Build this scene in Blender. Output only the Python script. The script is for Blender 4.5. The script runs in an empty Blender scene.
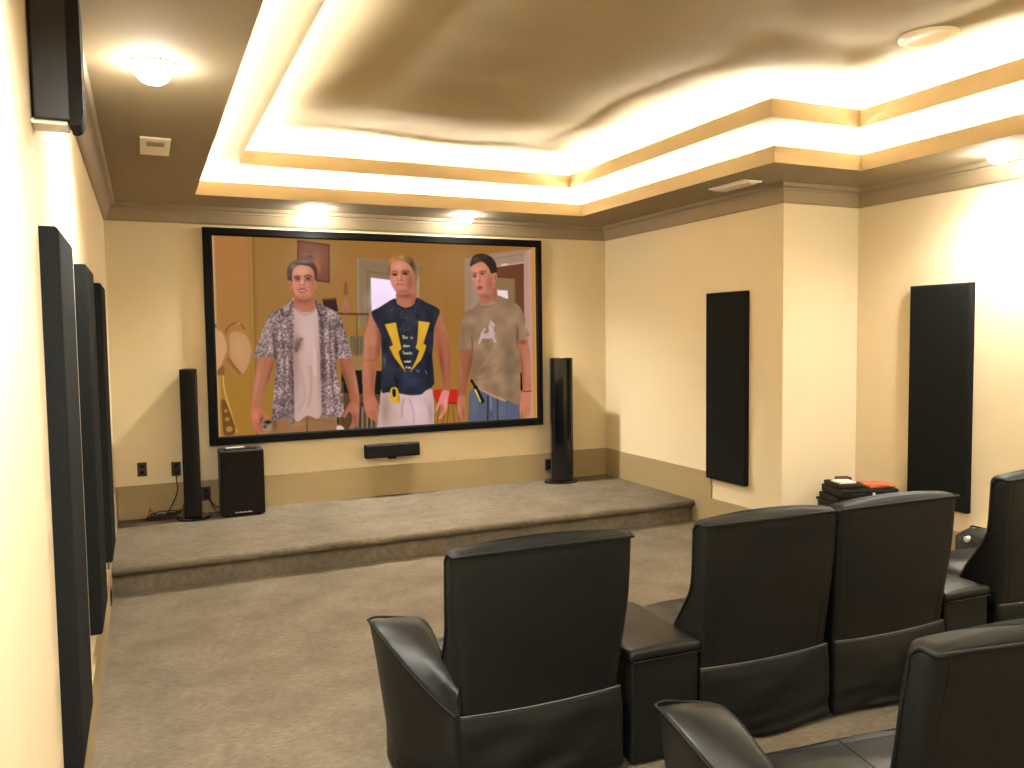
# ------------------------------------------------------------------ the projected picture
# (a still of three men in a yellow room; painted as a colour grid that lies on the screen)
import numpy as np, math
PW, PH, SS = 640, 358, 2
def make_picture():
    w, h = PW*SS, PH*SS
    img = np.zeros((h, w, 3), np.float32)
    # corners of the picture as traced -> unit square of the screen
    src = [(211.2, 236.8), (535.9, 247.1), (536.4, 417.9), (218.4, 436.0)]
    dst = [(0, 0), (w, 0), (w, h), (0, h)]
    A = []; b = []
    for (x, y), (u, v) in zip(src, dst):
        A.append([x, y, 1, 0, 0, 0, -u*x, -u*y]); b.append(u)
        A.append([0, 0, 0, x, y, 1, -v*x, -v*y]); b.append(v)
    Hm = np.append(np.linalg.solve(np.array(A, float), np.array(b, float)), 1).reshape(3, 3)
    def M(pts):
        p = np.array([(x, y, 1) for x, y in pts], float) @ Hm.T
        return p[:, :2]/p[:, 2:3]
    FR = {'a': (205, 230, 7.317), 'b': (240, 330, 6.985), 'c': (350, 250, 8.08), 'd': (350, 340, 8.08),
          'e': (440, 235, 8.08), 'f': (440, 330, 7.68), 'g': (205, 310, 5.91), 'h': (330, 270, 4.8),
          'i': (190, 220, 3.337), 'j': (380, 310, 16.0), 'k': (460, 310, 12.8),
          'l': (270, 250, 16.0), 'm': (370, 245, 16.0), 'n': (450, 245, 16.0), 'p': (0, 0, 1.0)}
    def T(fr, pts):
        ox, oy, s = FR[fr]
        return [(ox + x/s, oy + y/s) for x, y in pts]
    def smooth(P, n=6):
        P = np.array(P, float); N = len(P); out = []
        for i in range(N):
            p0, p1, p2, p3 = P[i-1], P[i], P[(i+1) % N], P[(i+2) % N]
            for k in range(n):
                t = k/n
                out.append(.5*((2*p1) + (-p0+p2)*t + (2*p0-5*p1+4*p2-p3)*t*t + (-p0+3*p1-3*p2+p3)*t**3))
        return np.array(out)
    def raster(P):
        m = np.zeros((h, w), np.float32)
        x0, y0 = np.floor(P.min(0)).astype(int)-1; x1, y1 = np.ceil(P.max(0)).astype(int)+1
        x0, y0, x1, y1 = max(x0, 0), max(y0, 0), min(x1, w), min(y1, h)
        if x1 <= x0 or y1 <= y0: return m
        X = np.arange(x0, x1)+.5; Q = np.roll(P, -1, 0)
        for y in range(y0, y1):
            yc = y+.5
            s = (P[:, 1] <= yc) != (Q[:, 1] <= yc)
            if not s.any(): continue
            xs = P[s, 0] + (yc-P[s, 1])*(Q[s, 0]-P[s, 0])/(Q[s, 1]-P[s, 1])
            c = (X[:, None] > xs[None, :]).sum(1)
            m[y, x0:x1] = (c % 2)
        return m
    def blur(m, r):
        r = int(round(r))
        if r < 1: return m
        ys = np.flatnonzero(m.any(1)); xs = np.flatnonzero(m.any(0))
        if not len(ys): return m
        full = m; e = 3*r+2
        wy = slice(max(ys[0]-e, 0), ys[-1]+e+1); wx = slice(max(xs[0]-e, 0), xs[-1]+e+1); m = m[wy, wx]
        for ax in (0, 1):
            for _ in range(2):
                pad = [(0, 0), (0, 0)]; pad[ax] = (r+1, r)
                c = np.cumsum(np.pad(m, pad, mode='edge'), ax, dtype=np.float64)
                n = m.shape[ax]
                m = ((np.take(c, range(2*r+1, n+2*r+1), ax) - np.take(c, range(0, n), ax))/(2*r+1)).astype(np.float32)
        full = full.copy(); full[wy, wx] = m
        return full
    yy, xx = np.mgrid[0:h, 0:w].astype(np.float32)
    rng = np.random.RandomState(4)
    def noise(s, seed=0):                                  # smooth value noise, about s canvas pixels across
        r = np.random.RandomState(seed); gw, gh = int(w/s)+3, int(h/s)+3
        g = r.rand(gh, gw).astype(np.float32); fx, fy = xx/s, yy/s
        i, j = fx.astype(int), fy.astype(int); u, v = fx-i, fy-j; u = u*u*(3-2*u); v = v*v*(3-2*v)
        return (g[j, i]*(1-u)+g[j, i+1]*u)*(1-v)+(g[j+1, i]*(1-u)+g[j+1, i+1]*u)*v
    def put(m, col, a=1.):
        nonlocal img
        c = np.array(col, np.float32)/255 if not isinstance(col, np.ndarray) or col.ndim == 1 else col
        ys = np.flatnonzero(m.any(1)); xs = np.flatnonzero(m.any(0))
        if not len(ys): return
        q = (slice(ys[0], ys[-1]+1), slice(xs[0], xs[-1]+1)); k = (m[q]*a)[..., None]
        img[q] = img[q]*(1-k) + (c[q] if c.ndim == 3 else c)*k
    def poly(fr, pts, col, a=1., sm=True, soft=1., clip=None):
        P = M(T(fr, pts)); P = smooth(P) if sm else P
        m = blur(raster(P), soft)
        if clip is not None: m = m*clip
        put(m, col, a); return m
    def blob(fr, c, r, col, a, clip=None, ang=0.):
        ox, oy, s = FR[fr]; k = w/322.
        (cx, cy), = M(T(fr, [c])); rx, ry = r[0]/s*k, r[1]/s*k
        ca, sa = np.cos(ang), np.sin(ang); R3 = 3*max(rx, ry)
        x0, y0, x1, y1 = max(int(cx-R3), 0), max(int(cy-R3), 0), min(int(cx+R3)+1, w), min(int(cy+R3)+1, h)
        if x1 <= x0 or y1 <= y0: return
        dx, dy = xx[y0:y1, x0:x1]-cx, yy[y0:y1, x0:x1]-cy
        m = a*np.exp(-(((dx*ca+dy*sa)/rx)**2 + ((-dx*sa+dy*ca)/ry)**2)).astype(np.float32)
        if clip is not None: m = m*clip[y0:y1, x0:x1]
        img[y0:y1, x0:x1] = img[y0:y1, x0:x1]*(1-m[..., None]) + np.array(col, np.float32)/255*m[..., None]
    def line(fr, pts, wd, col, a=1., soft=1., clip=None, sm=True):
        P = M(T(fr, pts))
        if sm and len(P) > 2:
            e = np.vstack([2*P[0]-P[1], P, 2*P[-1]-P[-2]]); o = []
            for i in range(1, len(e)-2):
                p0, p1, p2, p3 = e[i-1:i+3]
                for q in range(6):
                    t = q/6; o.append(.5*((2*p1)+(-p0+p2)*t+(2*p0-5*p1+4*p2-p3)*t*t+(-p0+3*p1-3*p2+p3)*t**3))
            P = np.array(o+[e[-2]])
        m = np.zeros((h, w), np.float32); hw = wd/FR[fr][2]*(w/322.)/2
        for p, q in zip(P[:-1], P[1:]):
            x0, y0 = np.floor(np.minimum(p, q)-hw-2).astype(int); x1, y1 = np.ceil(np.maximum(p, q)+hw+2).astype(int)
            x0, y0, x1, y1 = max(x0, 0), max(y0, 0), min(x1, w), min(y1, h)
            if x1 <= x0 or y1 <= y0: continue
            X, Y = xx[y0:y1, x0:x1], yy[y0:y1, x0:x1]; d = q-p; L = max((d**2).sum(), 1e-6)
            t = np.clip(((X-p[0])*d[0]+(Y-p[1])*d[1])/L, 0, 1)
            D = np.hypot(X-p[0]-t*d[0], Y-p[1]-t*d[1])
            m[y0:y1, x0:x1] = np.maximum(m[y0:y1, x0:x1], np.clip(hw-D+.5, 0, 1))
        m = blur(m, soft)
        if clip is not None: m = m*clip
        put(m, col, a)

    # ---- the yellow room
    put(np.ones((h, w), np.float32), (150, 110, 60))
    g = np.clip((xx/w-.1)/.6, 0, 1)
    put(g, (151, 106, 52), .8)
    put(np.clip((yy/h-.35)/.6, 0, 1), (158, 118, 50), .5)
    m = poly('p', [(205, 230), (251, 230), (253.5, 340), (255, 445), (205, 445)], (163, 115, 66), sm=False, soft=2)
    put(m*np.clip((yy/h-.45)/.4, 0, 1), (160, 112, 50), .7)
    line('p', [(251.3, 236), (253.3, 330), (255, 436)], 5, (128, 94, 46), .8, 4)
    line('p', [(250, 236), (252.3, 330), (254, 436)], 2, (172, 126, 78), .8, 2)
    line('p', [(212, 236), (219, 437)], 3.4, (192, 152, 112), .9, 2)
    blob('p', (245, 400), (30, 60), (146, 120, 48), .35)
    # crossed rackets with pale heads, curved frame, ladle with three holes
    line('g', [(118, 160), (128, 120), (160, 88), (200, 82), (235, 118)], 7, (118, 84, 42), 1, 1)
    line('g', [(190, 82), (206, 86)], 6, (205, 170, 120), .8, 1)
    poly('g', [(148, 150), (190, 132), (245, 160), (272, 230), (262, 310), (228, 372), (205, 370), (165, 310), (145, 240)], (182, 136, 92))
    blob('g', (205, 240), (45, 70), (188, 146, 106), .7)
    line('g', [(135, 290), (205, 375)], 17, (140, 94, 54), 1, 1, sm=False)
    line('g', [(66, 105), (62, 90)], 8, (90, 70, 40), .9)
    poly('g', [(60, 140), (100, 132), (130, 175), (135, 240), (112, 310), (90, 350), (70, 360), (66, 250)], (192, 146, 106))
    line('g', [(108, 130), (134, 190), (136, 245), (112, 310), (92, 365)], 14, (158, 116, 74), 1, 2)
    poly('g', [(82, 350), (112, 330), (118, 375), (92, 388), (74, 378)], (134, 92, 52))
    line('g', [(92, 390), (90, 460), (98, 540)], 5, (190, 140, 84), .8)
    line('g', [(108, 390), (116, 470), (150, 590), (188, 715)], 4.5, (224, 182, 104), 1, 1)
    poly('g', [(98, 535), (118, 530), (140, 575), (165, 640), (182, 700), (165, 732), (125, 735), (112, 720), (105, 640)], (112, 76, 44))
    for c, r in (((125, 592), 13), ((133, 640), 16), ((145, 698), 24)):
        poly('g', [(c[0]+r*.8*math.cos(a*.7854), c[1]+r*.72*math.sin(a*.7854)) for a in range(8)], (170, 122, 62))
    # framed picture on the wall
    poly('i', [(356, 72), (464, 86), (464, 214), (356, 202)], (92, 48, 30), sm=False)
    m = poly('i', [(361, 78), (459, 91), (459, 208), (361, 196)], (118, 66, 46), sm=False)
    blob('i', (408, 140), (30, 34), (150, 92, 58), .7, m); blob('i', (398, 122), (10, 12), (72, 50, 42), .9, m)
    blob('i', (422, 165), (10, 18), (176, 98, 50), .8, m); blob('i', (392, 118), (22, 5), (168, 120, 96), .4, m)
    # door with a bright pane behind the middle man
    poly('c', [(52, 72), (560, 118), (556, 420), (52, 640)], (134, 112, 84), sm=False)
    line('c', [(56, 76), (62, 640)], 12, (160, 134, 106), .8, 2); line('c', [(56, 78), (560, 122)], 12, (150, 124, 92), .7, 2)
    line('c', [(135, 180), (138, 640)], 8, (102, 84, 60), .8, 2); line('c', [(132, 182), (330, 206)], 8, (102, 84, 60), .8, 2)
    poly('c', [(160, 232), (380, 258), (380, 480), (168, 520)], (240, 218, 240), sm=False)
    blob('c', (230, 420), (90, 80), (228, 204, 226), .6)
    line('c', [(542, 230), (540, 420)], 22, (176, 138, 100), .9, 3)
    line('c', [(570, 130), (570, 430)], 14, (138, 98, 46), .6, 4)
    line('c', [(765, 0), (765, 760)], 14, (142, 100, 46), .7, 4)
    # shelves, books, television
    poly('h', [(60, 215), (152, 212), (152, 800), (50, 800)], (150, 112, 56), .25, sm=False)
    line('h', [(20, 213), (176, 216)], 9, (84, 64, 40), 1, 1)
    line('h', [(124, 216), (124, 420)], 6, (110, 84, 52), 1, 1)
    poly('h', [(92, 318), (166, 322), (166, 410), (92, 404)], (112, 98, 72), sm=False)
    for k in range(9):
        line('h', [(96+k*8, 322), (97+k*8, 400)], 5, [(92, 92, 68), (128, 100, 80), (80, 84, 62), (140, 108, 86)][k % 4], .8, 1)
    line('h', [(92, 408), (168, 412)], 6, (128, 104, 70), .9, 1); line('h', [(124, 330), (124, 410)], 5, (110, 50, 44), .8)
    poly('h', [(90, 416), (170, 416), (170, 500), (96, 490)], (146, 116, 72), sm=False)
    poly('h', [(50, 480), (250, 486), (250, 600), (120, 596), (50, 590)], (34, 32, 30), sm=False)
    line('h', [(54, 540), (58, 600)], 8, (120, 130, 104), .5, 2)
    poly('h', [(60, 590), (250, 598), (250, 780), (30, 780)], (92, 70, 48), sm=False)
    line('h', [(110, 642), (250, 646)], 8, (58, 46, 34), .9, 2)
    for k in range(11):
        line('h', [(128+k*11, 660), (126+k*11, 770)], 7, [(150, 126, 98), (70, 54, 42), (132, 128, 112), (96, 72, 52)][k % 4], .9, 1)
    # pot and box on the top shelf
    poly('i', [(440, 268), (484, 264), (492, 308), (446, 312)], (56, 38, 36), sm=False)
    line('i', [(440, 268), (484, 266)], 5, (128, 58, 44), .9)
    poly('i', [(511, 252), (522, 252), (528, 280), (534, 300), (528, 312), (504, 312), (498, 300), (506, 278)], (156, 104, 76))
    poly('i', [(512, 215), (520, 210), (524, 248), (512, 252)], (128, 86, 50)); blob('i', (518, 282), (8, 12), (178, 124, 96), .5)
    # door frame behind the right-hand man
    poly('e', [(196, 200), (440, 150), (720, 118), (748, 112), (752, 800), (196, 800)], (158, 128, 108), sm=False)
    poly('e', [(196, 200), (250, 190), (262, 560), (196, 640)], (150, 122, 96), sm=False)
    line('e', [(440, 196), (715, 150)], 6, (132, 98, 84), .8, 2); line('e', [(450, 262), (680, 225)], 14, (196, 160, 146), .8, 2)
    line('e', [(500, 246), (540, 240)], 12, (236, 206, 196), .9, 2)
    poly('e', [(440, 268), (678, 234), (678, 800), (440, 800)], (108, 68, 48), sm=False)
    poly('e', [(440, 345), (606, 356), (606, 560), (440, 560)], (136, 108, 76), sm=False)
    line('e', [(440, 340), (606, 352)], 10, (92, 60, 42), .9, 2); line('e', [(600, 356), (600, 560)], 8, (116, 88, 62), .9, 2)
    poly('e', [(450, 448), (545, 454), (548, 520), (470, 510)], (226, 200, 208), sm=False)
    poly('e', [(683, 150), (742, 112), (748, 1650), (683, 1650)], (182, 142, 126), sm=False, soft=2)
    line('e', [(700, 160), (704, 1650)], 10, (164, 126, 110), .6, 3); line('e', [(730, 150), (742, 1600)], 10, (200, 140, 128), .7, 3)
    line('e', [(752, 100), (756, 1650)], 16, (196, 134, 58), 1, 1); line('e', [(766, 96), (772, 1650)], 9, (206, 164, 96), .9, 1)
    # red chair
    poly('d', [(662, 412), (740, 400), (870, 410), (866, 510), (800, 512), (690, 500)], (188, 48, 34))
    line('d', [(690, 505), (860, 512)], 10, (84, 46, 30), .8, 2)
    for x0, x1 in ((760, 735), (790, 770), (815, 835), (845, 878), (712, 690)):
        line('d', [(x0, 520), (x1, 670)], 6, (96, 62, 34), .8, 1)

    SK1, SK2, SK3 = (186, 122, 96), (178, 114, 86), (184, 120, 94)
    DK, RED, HI = (118, 66, 46), (190, 94, 78), (214, 152, 122)

    # ---- man on the left: open patterned shirt over a pale T-shirt
    arm = poly('b', [(140, 190), (230, 200), (232, 250), (205, 330), (180, 400), (158, 470), (140, 545), (82, 550), (76, 515), (90, 420), (104, 320), (118, 240)], (166, 108, 82))
    blob('b', (205, 330), (18, 130), DK, .6, arm, .25); blob('b', (118, 360), (14, 130), HI, .35, arm, .2)
    hand = poly('b', [(80, 540), (140, 540), (168, 565), (205, 605), (200, 622), (168, 612), (150, 640), (156, 668), (182, 695), (178, 712), (150, 716), (118, 698), (92, 668), (78, 620)], (182, 108, 84))
    blob('b', (150, 625), (14, 30), (108, 54, 38), .8, hand); blob('b', (105, 590), (22, 34), (206, 134, 106), .6, hand)
    for q in ([(118, 660), (150, 690)], [(108, 640), (150, 668)], [(130, 690), (165, 708)]): line('b', q, 4, (128, 66, 48), .7, 1, hand)
    poly('b', [(160, 618), (190, 625), (216, 648), (214, 690), (192, 700), (168, 688), (150, 655)], (150, 130, 108)); blob('b', (190, 638), (24, 12), (26, 22, 22), 1); blob('b', (172, 668), (12, 10), (40, 34, 32), .8)
    arm = poly('b', [(690, 205), (770, 200), (790, 260), (812, 360), (825, 460), (822, 520), (772, 520), (752, 440), (720, 340), (690, 260)], (160, 102, 76))
    blob('b', (725, 330), (18, 130), DK, .6, arm, -.25); blob('b', (800, 380), (12, 110), HI, .3, arm, -.15)
    hand = poly('b', [(768, 500), (822, 505), (824, 580), (815, 640), (800, 672), (770, 688), (755, 680), (772, 640), (775, 590), (750, 570), (735, 600), (718, 610), (714, 596), (735, 545)], (168, 104, 80))
    blob('b', (792, 620), (10, 40), DK, .5, hand); blob('b', (800, 550), (16, 26), (196, 126, 100), .5, hand)
    m = poly('b', [(225, 585), (690, 575), (690, 735), (210, 735)], (146, 106, 74), sm=False)
    line('b', [(462, 610), (462, 720)], 8, (84, 54, 36), .9, 2); line('b', [(340, 640), (440, 628)], 5, (110, 76, 50), .7, 2); line('b', [(480, 615), (640, 640)], 5, (112, 78, 52), .6, 2)
    blob('b', (400, 650), (60, 30), (170, 126, 92), .5, m); blob('b', (240, 640), (16, 60), (96, 66, 44), .6, m)
    poly('b', [(672, 600), (684, 590), (684, 660), (672, 650)], (30, 24, 24), sm=False); poly('b', [(670, 668), (700, 664), (720, 690), (670, 690)], (208, 184, 172))
    tee = poly('i', [(338, 285), (360, 300), (385, 308), (410, 296), (426, 285), (432, 400), (436, 640), (390, 650), (342, 642)], (190, 158, 148))
    blob('i', (395, 380), (40, 70), (204, 172, 164), .6, tee); blob('i', (348, 470), (14, 120), (146, 112, 100), .6, tee); blob('i', (432, 500), (10, 140), (152, 120, 108), .6, tee)
    line('i', [(398, 490), (402, 560), (392, 620)], 7, (160, 126, 116), .6, 3, tee); line('i', [(366, 500), (380, 590), (360, 630)], 6, (164, 132, 120), .5, 3, tee); line('i', [(412, 430), (416, 520)], 8, (216, 184, 174), .5, 3, tee)
    blob('i', (358, 415), (12, 18), (98, 76, 62), .8, tee); blob('i', (368, 400), (7, 6), (108, 84, 66), .7, tee); blob('i', (352, 432), (6, 10), (86, 66, 56), .8, tee)
    line('i', [(350, 300), (372, 316), (390, 318), (412, 306)], 5, (162, 126, 116), .8, 2, tee)
    # neck and head
    nk = poly('a', [(664, 450), (778, 450), (792, 520), (818, 556), (780, 600), (715, 608), (655, 580), (640, 545), (652, 505)], (172, 106, 84))
    blob('a', (720, 522), (62, 22), (130, 74, 56), .75, nk); blob('a', (700, 590), (50, 24), (182, 120, 98), .6, nk)
    pat = (noise(4.6, 2) > .56).astype(np.float32)*.8; pat = np.maximum(pat, (noise(3.4, 7) > .64)*.6); pat = blur(pat, 1)
    shirtcol = np.array((174, 150, 142), np.float32)/255*(1-pat[..., None]) + np.array((98, 77, 80), np.float32)/255*pat[..., None]
    sh = (.86+.28*noise(40, 5))[..., None]
    shirtcol = np.clip(shirtcol*sh, 0, 1)
    L = poly('i', [(342, 272), (345, 330), (343, 480), (346, 668), (318, 655), (300, 668), (272, 662), (280, 560), (284, 468), (250, 458), (214, 456), (232, 395), (262, 322), (300, 300)], shirtcol, soft=1)
    R_ = poly('i', [(414, 270), (440, 288), (488, 312), (512, 360), (536, 452), (520, 464), (486, 468), (492, 540), (508, 600), (506, 652), (470, 655), (440, 648), (434, 560), (430, 420), (424, 320)], shirtcol, soft=1)
    for mm in (L, R_):
        pass
    blob('i', (282, 440), (6, 60), (62, 44, 44), .65, L); blob('i', (336, 480), (8, 170), (60, 44, 44), .45, L); blob('i', (250, 380), (18, 40), (206, 180, 176), .3, L)
    line('i', [(302, 340), (312, 480), (308, 650)], 5, (70, 52, 52), .5, 3, L)
    blob('i', (484, 430), (6, 60), (52, 38, 36), .65, R_); blob('i', (440, 460), (9, 170), (50, 38, 38), .5, R_); line('i', [(462, 340), (468, 500), (480, 640)], 6, (56, 42, 40), .5, 3, R_)
    line('i', [(342, 274), (326, 318), (312, 322), (300, 300)], 5, (70, 50, 52), .7, 1, L); line('i', [(416, 274), (430, 318), (448, 318)], 5, (60, 44, 44), .7, 1, R_)
    hair = poly('a', [(600, 360), (598, 315), (612, 268), (650, 238), (715, 226), (770, 240), (806, 272), (818, 320), (808, 375), (780, 400), (640, 400), (612, 385)], (62, 48, 38))
    blob('a', (640, 275), (36, 30), (140, 124, 104), .75, hair); blob('a', (720, 240), (60, 12), (150, 134, 114), .7, hair)
    blob('a', (612, 335), (14, 30), (110, 96, 80), .6, hair)
    for ex in ((620, 412), (798, 408)):
        e = poly('a', [(ex[0]-10, ex[1]-28), (ex[0]+8, ex[1]-26), (ex[0]+14, ex[1]+24), (ex[0]-2, ex[1]+30)], (186, 112, 90)); blob('a', ex, (5, 14), (140, 74, 56), .7, e)
    face = poly('a', [(636, 320), (655, 285), (690, 268), (750, 275), (785, 305), (796, 350), (794, 425), (784, 470), (758, 504), (722, 518), (688, 508), (656, 478), (640, 430), (634, 370)], (196, 130, 102))
    blob('a', (785, 400), (30, 100), (152, 88, 66), .7, face); blob('a', (700, 310), (45, 30), (214, 152, 120), .7, face); blob('a', (650, 415), (22, 40), (208, 126, 104), .6, face)
    blob('a', (720, 500), (50, 18), (150, 92, 70), .6, face); blob('a', (672, 378), (22, 10), (134, 76, 58), .6, face); blob('a', (748, 376), (24, 10), (118, 66, 52), .7, face)
    line('a', [(648, 356), (668, 346), (692, 350)], 9, (78, 46, 34), .9, 2, face); line('a', [(722, 348), (748, 340), (774, 350)], 9, (64, 40, 32), .9, 2, face)
    for c in ((673, 364), (747, 362)):
        blob('a', c, (16, 8), (42, 24, 20), 1, face); blob('a', (c[0]-8, c[1]+1), (4, 3), (200, 170, 156), .5, face)
    blob('a', (708, 388), (9, 22), (222, 158, 132), .7, face); blob('a', (724, 392), (8, 22), (150, 84, 64), .6, face)
    blob('a', (692, 412), (6, 4), (104, 50, 38), .8, face); blob('a', (716, 412), (7, 4), (108, 52, 40), .7, face)
    poly('a', [(680, 446), (700, 436), (728, 440), (744, 452), (730, 464), (702, 468), (686, 462)], (142, 74, 60), clip=face); line('a', [(692, 452), (728, 452)], 9, (206, 172, 154), .9, 1, face)
    line('a', [(690, 470), (720, 474), (738, 466)], 7, (190, 100, 84), .8, 2, face); line('a', [(682, 420), (668, 452)], 4, (150, 84, 66), .5, 2, face)
    blob('a', (715, 432), (26, 6), (156, 92, 72), .6, face)

    # ---- man in the middle: dark sleeveless shirt, lightning bolts
    arm = poly('d', [(120, -60), (240, -100), (246, 0), (240, 90), (212, 180), (200, 280), (190, 380), (182, 470), (102, 470), (92, 380), (88, 260), (95, 150), (108, 30)], (172, 110, 84))
    arm2 = poly('c', [(168, 520), (240, 680), (246, 768), (110, 768), (125, 650)], (180, 118, 92))
    blob('d', (225, 60), (26, 130), DK, .6, arm, .15); blob('d', (175, 330), (22, 130), (126, 74, 54), .5, arm); blob('d', (115, 120), (16, 180), (204, 142, 114), .35, arm); blob('d', (150, 165), (40, 8), (138, 82, 62), .5, arm)
    blob('c', (225, 690), (20, 90), DK, .5, arm2, -.2)
    hand = poly('d', [(104, 455), (182, 450), (212, 500), (242, 560), (232, 600), (214, 645), (196, 655), (176, 640), (150, 630), (118, 590), (102, 530)], (178, 110, 84))
    for q in ([(205, 520), (226, 590)], [(180, 560), (202, 635)], [(150, 570), (180, 630)]): line('d', q, 5, (120, 66, 48), .7, 1.5, hand)
    blob('d', (140, 520), (26, 40), (198, 130, 104), .5, hand)
    arm = poly('c', [(712, 490), (745, 560), (770, 650), (788, 768), (672, 768), (662, 690)], (170, 106, 78))
    blob('c', (690, 700), (22, 90), DK, .5, arm)
    arm = poly('d', [(672, -60), (770, -40), (795, 60), (806, 180), (805, 300), (795, 420), (735, 430), (738, 330), (715, 200), (690, 100)], (164, 100, 72))
    blob('d', (728, 180), (22, 150), DK, .65, arm, -.1); blob('d', (790, 200), (10, 160), (130, 80, 56), .5, arm)
    hand = poly('d', [(735, 415), (790, 415), (782, 480), (770, 560), (748, 600), (722, 634), (704, 634), (728, 580), (735, 540), (718, 520), (700, 560), (682, 576), (680, 556), (702, 500)], (208, 130, 118))
    blob('d', (760, 500), (16, 50), (228, 156, 142), .6, hand); blob('d', (742, 560), (8, 40), (158, 84, 70), .5, hand)
    pants = poly('d', [(240, 400), (655, 400), (668, 520), (665, 720), (205, 720), (225, 560)], (196, 166, 164), sm=False)
    blob('d', (275, 560), (50, 150), (150, 120, 100), .75, pants); blob('d', (520, 560), (60, 90), (214, 184, 192), .7, pants); blob('d', (340, 620), (40, 60), (184, 152, 138), .6, pants)
    line('d', [(430, 470), (410, 520), (405, 620)], 10, (146, 116, 112), .7, 3, pants); line('d', [(470, 480), (500, 580), (500, 690)], 12, (164, 132, 138), .7, 3, pants)
    line('d', [(590, 470), (640, 600)], 9, (166, 134, 138), .6, 3, pants); line('d', [(440, 455), (440, 600), (470, 650)], 5, (226, 200, 204), .6, 2, pants); blob('d', (640, 600), (20, 120), (156, 120, 120), .6, pants)
    nk = poly('c', [(380, 320), (500, 280), (522, 340), (526, 400), (530, 430), (470, 470), (420, 468), (374, 440), (364, 395), (366, 355)], (176, 110, 85))
    blob('c', (445, 378), (62, 20), (126, 74, 54), .8, nk); blob('c', (505, 420), (20, 40), (134, 80, 58), .5, nk)
    bc = np.clip(np.array((46, 46, 56), np.float32)/255*(.8+.42*noise(26, 11))[..., None], 0, 1)
    body = poly('p', T('c', [(352, 398), (372, 440), (420, 470), (470, 470), (515, 440), (530, 392), (600, 425), (714, 488), (700, 560), (672, 640), (664, 768)]) + T('d', [(656, 130), (668, 300), (664, 365), (600, 410), (560, 440), (480, 446), (380, 430), (300, 422), (246, 420), (244, 300), (250, 180), (246, 60)]) + T('c', [(240, 690), (205, 610), (180, 560), (168, 505), (230, 470)]), bc, soft=1)
    blob('c', (300, 520), (60, 60), (62, 64, 74), .5, body); blob('c', (480, 560), (50, 90), (66, 68, 80), .55, body); blob('c', (640, 600), (50, 100), (32, 30, 34), .6, body)
    blob('d', (480, 330), (120, 60), (66, 74, 98), .6, body); blob('d', (300, 260), (40, 90), (60, 64, 84), .5, body); blob('d', (620, 200), (30, 140), (28, 28, 34), .6, body)
    line('c', [(362, 420), (400, 460), (450, 474), (500, 455), (526, 415)], 16, (30, 30, 36), .9, 2, body)
    line('d', [(380, 380), (480, 395), (560, 375), (660, 330)], 12, (34, 38, 54), .7, 4, body); line('d', [(390, 420), (480, 425), (610, 400)], 10, (36, 40, 56), .7, 3, body); line('d', [(470, 290), (490, 350)], 9, (40, 44, 60), .6, 3, body)
    blob('d', (268, 170), (14, 44), (116, 108, 98), .6, body)
    for k in range(46):
        x, y = 300+rng.rand()*230, 460+rng.rand()*230
        blob('c', (x, y), (3.5, 3.5), (150, 150, 158), .35+.4*rng.rand(), body)
    for q in ((600, 255), (606, 270), (545, 255), (530, 250)): blob('d', q, (4, 9), (170, 172, 180), .7, body)
    YE = (204, 158, 52)
    for bolt in ([(58, 240), (238, 210), (300, 520), (322, 600), (318, 640), (278, 672), (312, 800), (400, 1010), (212, 768), (130, 600), (190, 570), (150, 450)],
                 [(598, 185), (785, 210), (700, 470), (676, 545), (722, 575), (700, 660), (640, 800), (452, 1010), (560, 800), (610, 660), (550, 610), (576, 540), (590, 380)]):
        b_ = poly('j', bolt, YE, sm=False, clip=body)
        blob('j', (bolt[0][0]+90, bolt[0][1]+120), (70, 120), (220, 176, 72), .5, b_); blob('j', (bolt[0][0]+80, 600), (70, 120), (190, 140, 44), .4, b_)
    # hand lettering down the chest: This is / where / (a long word) / comes / from
    WH = (214, 206, 170)
    def glyphs(fr, x, y, s, word):
        G_ = {'T': [[(0, 0), (.9, 0)], [(.45, 0), (.45, 1.5)]], 'h': [[(0, 0), (0, 1.5)], [(0, .9), (.5, .7), (.6, 1.5)]], 'i': [[(.2, .7), (.2, 1.5)], [(.2, .3), (.2, .36)]],
              's': [[(.6, .7), (.1, .8), (.5, 1.15), (.1, 1.5)]], 'w': [[(0, .7), (.2, 1.5), (.45, .9), (.65, 1.5), (.85, .7)]], 'e': [[(0, 1.1), (.6, 1.05), (.4, .7), (.05, .9), (.15, 1.5), (.6, 1.4)]],
              'r': [[(.1, .7), (.1, 1.5)], [(.1, .95), (.6, .7)]], 'c': [[(.6, .75), (.1, .9), (.15, 1.45), (.6, 1.4)]], 'o': [[(.3, .7), (.05, 1.1), (.3, 1.5), (.6, 1.1), (.3, .7)]],
              'm': [[(0, 1.5), (0, .7)], [(0, .9), (.4, .75), (.4, 1.5)], [(.4, .9), (.8, .75), (.8, 1.5)]], 'f': [[(.6, .1), (.3, .1), (.2, 1.5)], [(0, .7), (.5, .7)]],
              'n': [[(0, .7), (0, 1.5)], [(0, .95), (.5, .75), (.55, 1.5)]], 't': [[(.3, .2), (.3, 1.5)], [(0, .65), (.6, .65)]], 'y': [[(0, .7), (.3, 1.3)], [(.6, .7), (.15, 2.)]],
              'a': [[(.6, .7), (.1, .9), (.15, 1.5), (.6, 1.3)], [(.6, .7), (.65, 1.5)]], 'l': [[(.2, 0), (.2, 1.5)]], 'u': [[(0, .7), (.1, 1.45), (.55, 1.4), (.6, .7)]]}
        for ch in word:
            for st in G_.get(ch, []): line(fr, [(x+a*s, y+b*s) for a, b in st], s*.3, WH, .95, 0, sm=False)
            x += s*(1.0 if ch in 'wmT' else .55 if ch in 'il ' else .8)
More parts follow.
